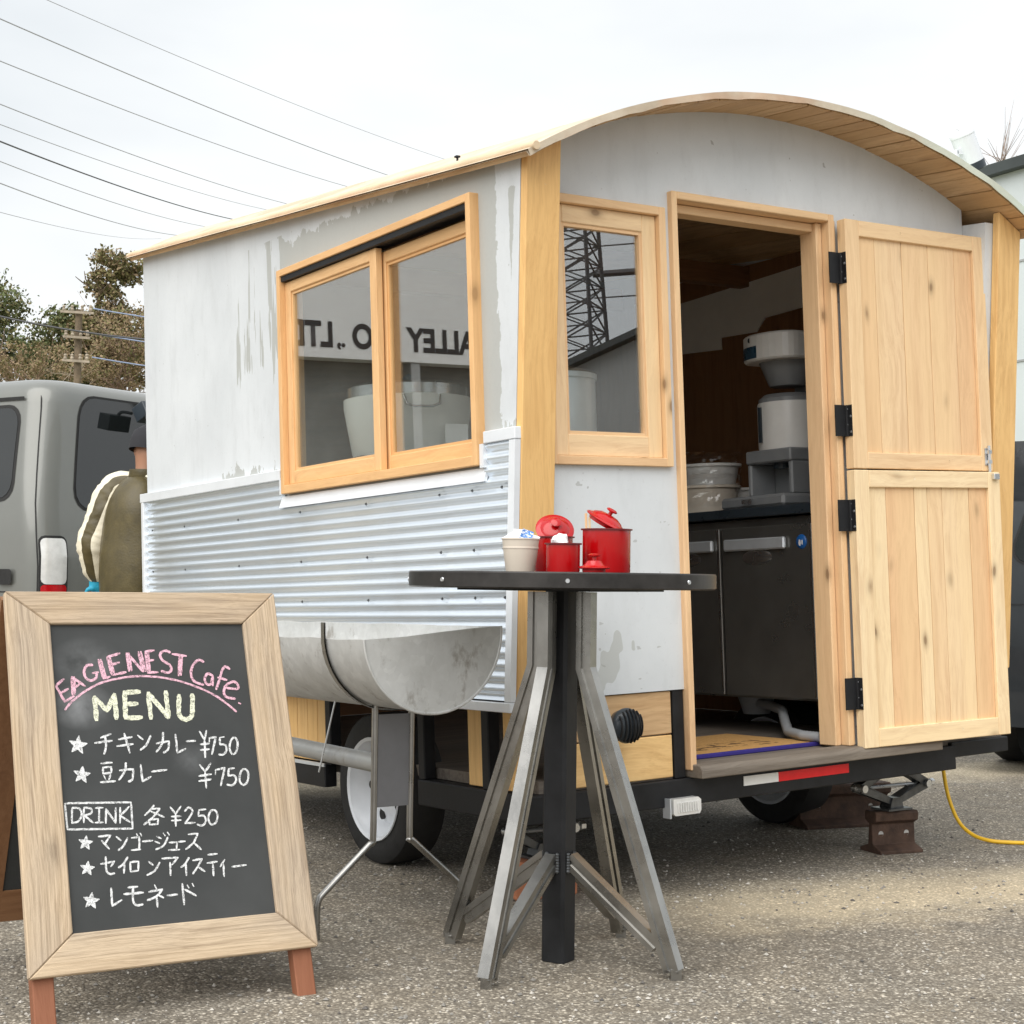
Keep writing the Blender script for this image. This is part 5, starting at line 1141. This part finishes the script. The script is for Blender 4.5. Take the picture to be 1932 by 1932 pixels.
def xa(px, d): return (px - 966) / 2991 * d
D1 = 48
def zz(py, d): return 1.1 + (1084 - py) / 2991 * d
tree('ivy_tree', 'tall ivy-clad tree with ragged top above the van', xa(203, D1), D1, zz(470, D1), [(-.1, 0, zz(505, D1), .80, .62), (.45, 0, zz(500, D1), .5, .5), (-.35, 0, zz(540, D1), .5, .5), (0, 0, zz(585, D1), .55, .9), (.1, 0, zz(620, D1), 1.1, .8), (-.5, 0, zz(640, D1), .9, .8), (.3, 0, zz(680, D1), 1.2, .9)], ['bark', 'leaf_olive', 'leaf_brown'], 1, .3, 15000, .14)
tree('evergreen_tree', 'dark evergreen at the left edge above the van', xa(12, D1), D1 - 2, zz(565, D1), [(0, 0, zz(600, D1), 1.0, .8), (-.3, 0, zz(650, D1), 1.3, 1.0), (.4, 0, zz(690, D1), 1.1, .8)], ['bark', 'leaf_green', 'leaf_olive'], 2, .2, 8500, .14)
tree('evergreen_tree', 'rounded evergreen between the left edge and the pole', xa(92, D1), D1 + 1, zz(565, D1), [(.1, 0, zz(597, D1), .75, .5), (-.1, 0, zz(640, D1), 1.1, .8), (.3, 0, zz(690, D1), 1.2, .9)], ['bark', 'leaf_green', 'leaf_olive'], 3, .2, 8500, .14)
tree('evergreen_tree', 'lower evergreen filling the gap beside the left-edge tree', xa(50, D1), D1 + 3, zz(615, D1), [(0, 0, zz(650, D1), 1.2, .7), (.3, 0, zz(690, D1), 1.4, .8)], ['bark', 'leaf_olive', 'leaf_green'], 12, .2, 7000, .14)
tree('bare_tree', 'pale bare tree with forked branches in front of the pole', xa(138, 43), 43, zz(650, 43), [(0, 0, zz(690, 43), .9, .3)], ['pale_bark', 'leaf_brown', 'leaf_olive'], 4, .09, 250, .10, 1.0, 2)
tree('thicket_tree', 'reddish-brown bare thicket against the trailer corner', xa(238, 46), 46, zz(590, 46), [(0, 0, zz(650, 46), 1.4, 1.1), (.5, 0, zz(605, 46), .5, .45), (-.4, 0, zz(690, 46), 1.4, .8)], ['twig', 'leaf_brown', 'leaf_olive'], 5, .10, 6500, .11, .8, 5)
tree('thicket_tree', 'low brown thicket over the van roof at the left', xa(55, 44), 44, zz(665, 44), [(0, 0, zz(690, 44), 2.2, .5)], ['twig', 'leaf_brown', 'leaf_olive'], 6, .08, 5200, .10, .8, 5)
tree('bare_tree', 'bare twiggy tree against the sky at the top right', xa(1925, 40), 40, zz(195, 40), [(0, 0, zz(280, 40), .7, .4)], ['twig', 'leaf_brown', 'leaf_brown'], 8, .09, 60, .08, 1.0, 2, None)
# ------------------------------------------------------------------ utility pole and wires
up_ = thing('utility_pole', 'pale concrete utility pole with crossarms over the van', 'pole', Tr(-11.0, 39.8, 0))
b = MB(); b.tube([(0, 0, -.2), (0, 0, 7.75)], [.12, .085], 12); b.build('post', 'bark', up_, smooth=40)
for z, l in ((7.68, .42), (7.05, .34), (6.45, .34)):
    b = MB(); b.bar((-l, -.16, z), (l, -.16, z - .04), .06, .06); c_ = b.build('crossarm', 'pale_bark', up_)
    for x in (-l * .8, -l * .3, l * .3, l * .8):
        i_ = MB(); i_.lathe([(0, .04), (.035, .05), (.05, .09), (.03, .13), (.045, .17), (.02, .2), (0, .2)], 10, Matrix.Translation((x, -.16, z - .04))); i_.build('insulator', 'pale_bark', up_)
for k, (z, y) in enumerate(((7.78, 0), (7.15, 0), (6.55, 0))):
    w_ = MB(); pts = []
    for i in range(25):
        t = i / 24; pts.append((-10.6 + 14 * t, 39.64 + 1.0 * t, z - .02 - 1.3 * 4 * t * (1 - t) * .42))
    w_.tube(pts, .018, 5); tag(w_.build('pole_wire', 'wire_blue', fix=False), ('upper', 'middle', 'lower')[k] + ' bluish wire running from the utility pole behind the trailer', 'wire', 'wires on the utility pole')
w_ = MB(); w_.tube([(-16 + 8.5 * t, 39.2 + .3 * t, 8.35 - 1.45 * t - .35 * 4 * t * (1 - t)) for t in [i / 16 for i in range(17)]], .025, 5); tag(w_.build('pole_wire', 'wire_dark', fix=False), 'thick dark wire sloping past the utility pole', 'wire', 'wires on the utility pole')
WL = [((-8.91, 29.57, 11.93), (-2.73, 59.39, 16.94)), ((-9.81, 29.59, 11.57), (-4.59, 59.42, 16.22)), ((-9.8, 29.62, 10.77), (-6.23, 59.43, 15.81)), ((-9.78, 29.65, 9.95), (-8.53, 59.46, 15.14)), ((-9.78, 29.67, 9.57), (-9.49, 59.47, 14.95)), ((-9.78, 29.68, 9.25), (-10.69, 59.49, 14.56)), ((-9.77, 29.7, 8.87), (-11.79, 59.5, 14.28)), ((-9.77, 29.72, 8.46), (-12.99, 59.51, 13.95)), ((-9.76, 29.74, 7.91), (-14.49, 59.52, 13.79))]
ORD = ['topmost', 'second', 'third', 'fourth', 'fifth', 'sixth and darkest', 'seventh', 'eighth', 'lowest']
for i, (a, b) in enumerate(WL):
    a, b = Vector(a), Vector(b); w_ = MB(); pts = []
    for k in range(41):
        t = -.35 + 1.9 * k / 40; p = a.lerp(b, t); p.z += .55 * (t * t - t) * (1 if i < 8 else .6); pts.append(p)
    w_.tube(pts, (.007, .012, .010, .010, .008, .016, .009, .011, .006)[i], 5); tag(w_.build('overhead_wire', 'wire_dark' if i == 5 else 'wire', fix=False), ORD[i] + ' overhead wire, counted downward, crossing the sky at the left', 'wire', 'overhead wires')

# ------------------------------------------------------------------ far buildings (right edge, and those seen in the window panes)
wh = thing('warehouse', 'pale ribbed warehouse wall with dark roof edge at the right', 'building', Tr(4.6, 26.5, 0, R(-62)))
b = MB(); b.box(0, 14, 0, 9, 0, 6.9); b.build('wall', 'warehouse', wh)
for z in (1.4, 2.8, 4.2, 5.6):
    s = MB(); s.box(-.012, 14.012, -.014, 0, z, z + .03); s.build('panel_joint', 'shed_wall', wh)
b = MB(); b.box(-.12, 14.12, -.15, 9.1, 6.9, 7.05); b.build('roof_edge', 'roof_dark', wh)
# office block whose fascia lettering is mirrored in the side window
FA = Vector((-11.02366, 12.01071, 0)); FD = Vector((-.9081, -.4188, 0)).normalized(); FN = Vector((.4188, -.9081, 0))
OM = Matrix((FD, -FN, Vector((0, 0, 1)))).transposed().to_4x4(); OM.translation = FA
# local: x along the fascia, y away from the trailer, z up   (mirror-handed axes are avoided)
if OM.to_3x3().determinant() < 0:
    OM = Matrix((-FD, -FN, Vector((0, 0, 1)))).transposed().to_4x4(); OM.translation = FA; SX = -1
else: SX = 1
ob_ = thing('office_building', 'white fascia with black lettering mirrored in the side window', 'building', OM)
def ox(a, b_): return (min(SX * a, SX * b_), max(SX * a, SX * b_))
b = MB(); b.box(*ox(-.9, 9), 0, .3, 3.26, 7.2); b.build('fascia', 'signboard_white', ob_)
b = MB(); b.box(*ox(-.85, 8.9), .35, 6, 0, 7.0); b.build('wall', 'dark_wall', ob_)
for x in (-.8, 1.55, 4.0, 6.5):
    c = MB(); c.box(*ox(x, x + .14), .02, .2, 0, 3.26); c.build('column', 'shed_wall', ob_)
for x in (4.6, 6.9):
    c = MB(); c.box(*ox(x, x + .75), .33, .349, 1.2, 2.9); c.build('window', 'signboard_white', ob_)
def text_obj(s, size, parent, x0, x1, z0, z1, y):
    cu = bpy.data.curves.new('letters', 'FONT'); cu.body = s; cu.size = 1; cu.offset = .036
    t = bpy.data.objects.new('letters_tmp', cu); COL.objects.link(t); dg = bpy.context.evaluated_depsgraph_get(); me = bpy.data.meshes.new_from_object(t.evaluated_get(dg)); bpy.data.objects.remove(t)
    xs = [v_.co.x for v_ in me.vertices]; zs = [v_.co.y for v_ in me.vertices]; ax, bx = min(xs), max(xs); az, bz = min(zs), max(zs)
    for v_ in me.vertices:
        v_.co = Vector((x0 + (v_.co.x - ax) / (bx - ax) * (x1 - x0), y, z0 + (v_.co.y - az) / (bz - az) * (z1 - z0)))
    me.materials.clear(); me.materials.append(M['sign_black']); o = bpy.data.objects.new('lettering', me); COL.objects.link(o); o.parent = parent; return o
# read from in front the words run VALLEY CO., LTD  (local x decreasing along FD when SX = -1)
for s, a, c in (('VALLEY', 2.86, 1.47), ('CO', 1.31, .73), ('.,', .62, .50), ('LTD', .44, -.22)):
    z0 = 3.38 if s != '.,' else 3.36
    text_obj(s, 1, ob_, SX * a, SX * c, z0, 3.68 if s != '.,' else 3.44, -.006)
# shed and lattice tower mirrored in the rear window
sh = thing('storage_shed', 'grey gabled shed mirrored in the rear window', 'building', Tr(18.7, 0, 0))
b = MB(); b.prism([(0, -6, 0), (0, 6, 0), (0, 6, 5.0), (0, 2.0, 6.4), (0, -6, 3.6)], (7, 0, 0)); b.build('wall', 'shed_wall', sh)
b = MB(); b.prism([(-.2, -6.2, 3.53), (-.2, 2.0, 6.42), (-.2, 2.0, 6.52), (-.2, -6.2, 3.65)], (7.4, 0, 0)); b.build('roof', 'roof_dark', sh)
b = MB(); b.box(-.03, -.002, -1.6, 1.4, 0, 3.4); b.build('door', 'dark_wall', sh)
lt = thing('lattice_tower', 'steel lattice power tower mirrored in the rear window', 'tower', Tr(60.1, -15.2, 0))
b = MB(); HT = 32; leg = lambda z: 1.5 * (1 - z / HT) + .35
for sx in (-1, 1):
    for sy in (-1, 1): b.bar((sx * leg(0), sy * leg(0), 0), (sx * .35, sy * .35, HT), .13, .13)
b.build('leg_frame', 'wire_dark', lt)
b = MB(); z = 0
while z < HT - 1:
    z2 = z + max(.9, leg(z) * .9)
    for (ax_, ay_, bx_, by_) in ((-1, -1, 1, -1), (1, -1, 1, 1), (1, 1, -1, 1), (-1, 1, -1, -1)):
        l0, l1 = leg(z), leg(z2); b.bar((ax_ * l0, ay_ * l0, z), (bx_ * l1, by_ * l1, z2), .06, .06); b.bar((bx_ * l0, by_ * l0, z), (ax_ * l1, ay_ * l1, z2), .06, .06); b.bar((ax_ * l0, ay_ * l0, z), (bx_ * l0, by_ * l0, z), .06, .06)
    z = z2
b.build('bracing', 'wire_dark', lt)
b = MB(); b.bar((0, -6, HT - 5), (0, 6, HT - 5), .3, .4); b.bar((0, -5, HT - 1), (0, 5, HT - 1), .3, .4); b.build('crossarm', 'wire_dark', lt)
for k, zc in enumerate((15.8, 16.9, 18.2)):
    w_ = MB(); w_.tube([(60.1 - 6 * t + 3, -15.2 + 40 * t, zc + 1.2 - 3.0 * t) for t in [i / 12 for i in range(13)]], .035 if k != 1 else .16, 5); tag(w_.build('tower_wire', 'wire_dark', fix=False), ('lowest', 'thick middle', 'highest')[k] + ' line beside the lattice tower in the rear window reflection', 'wire')
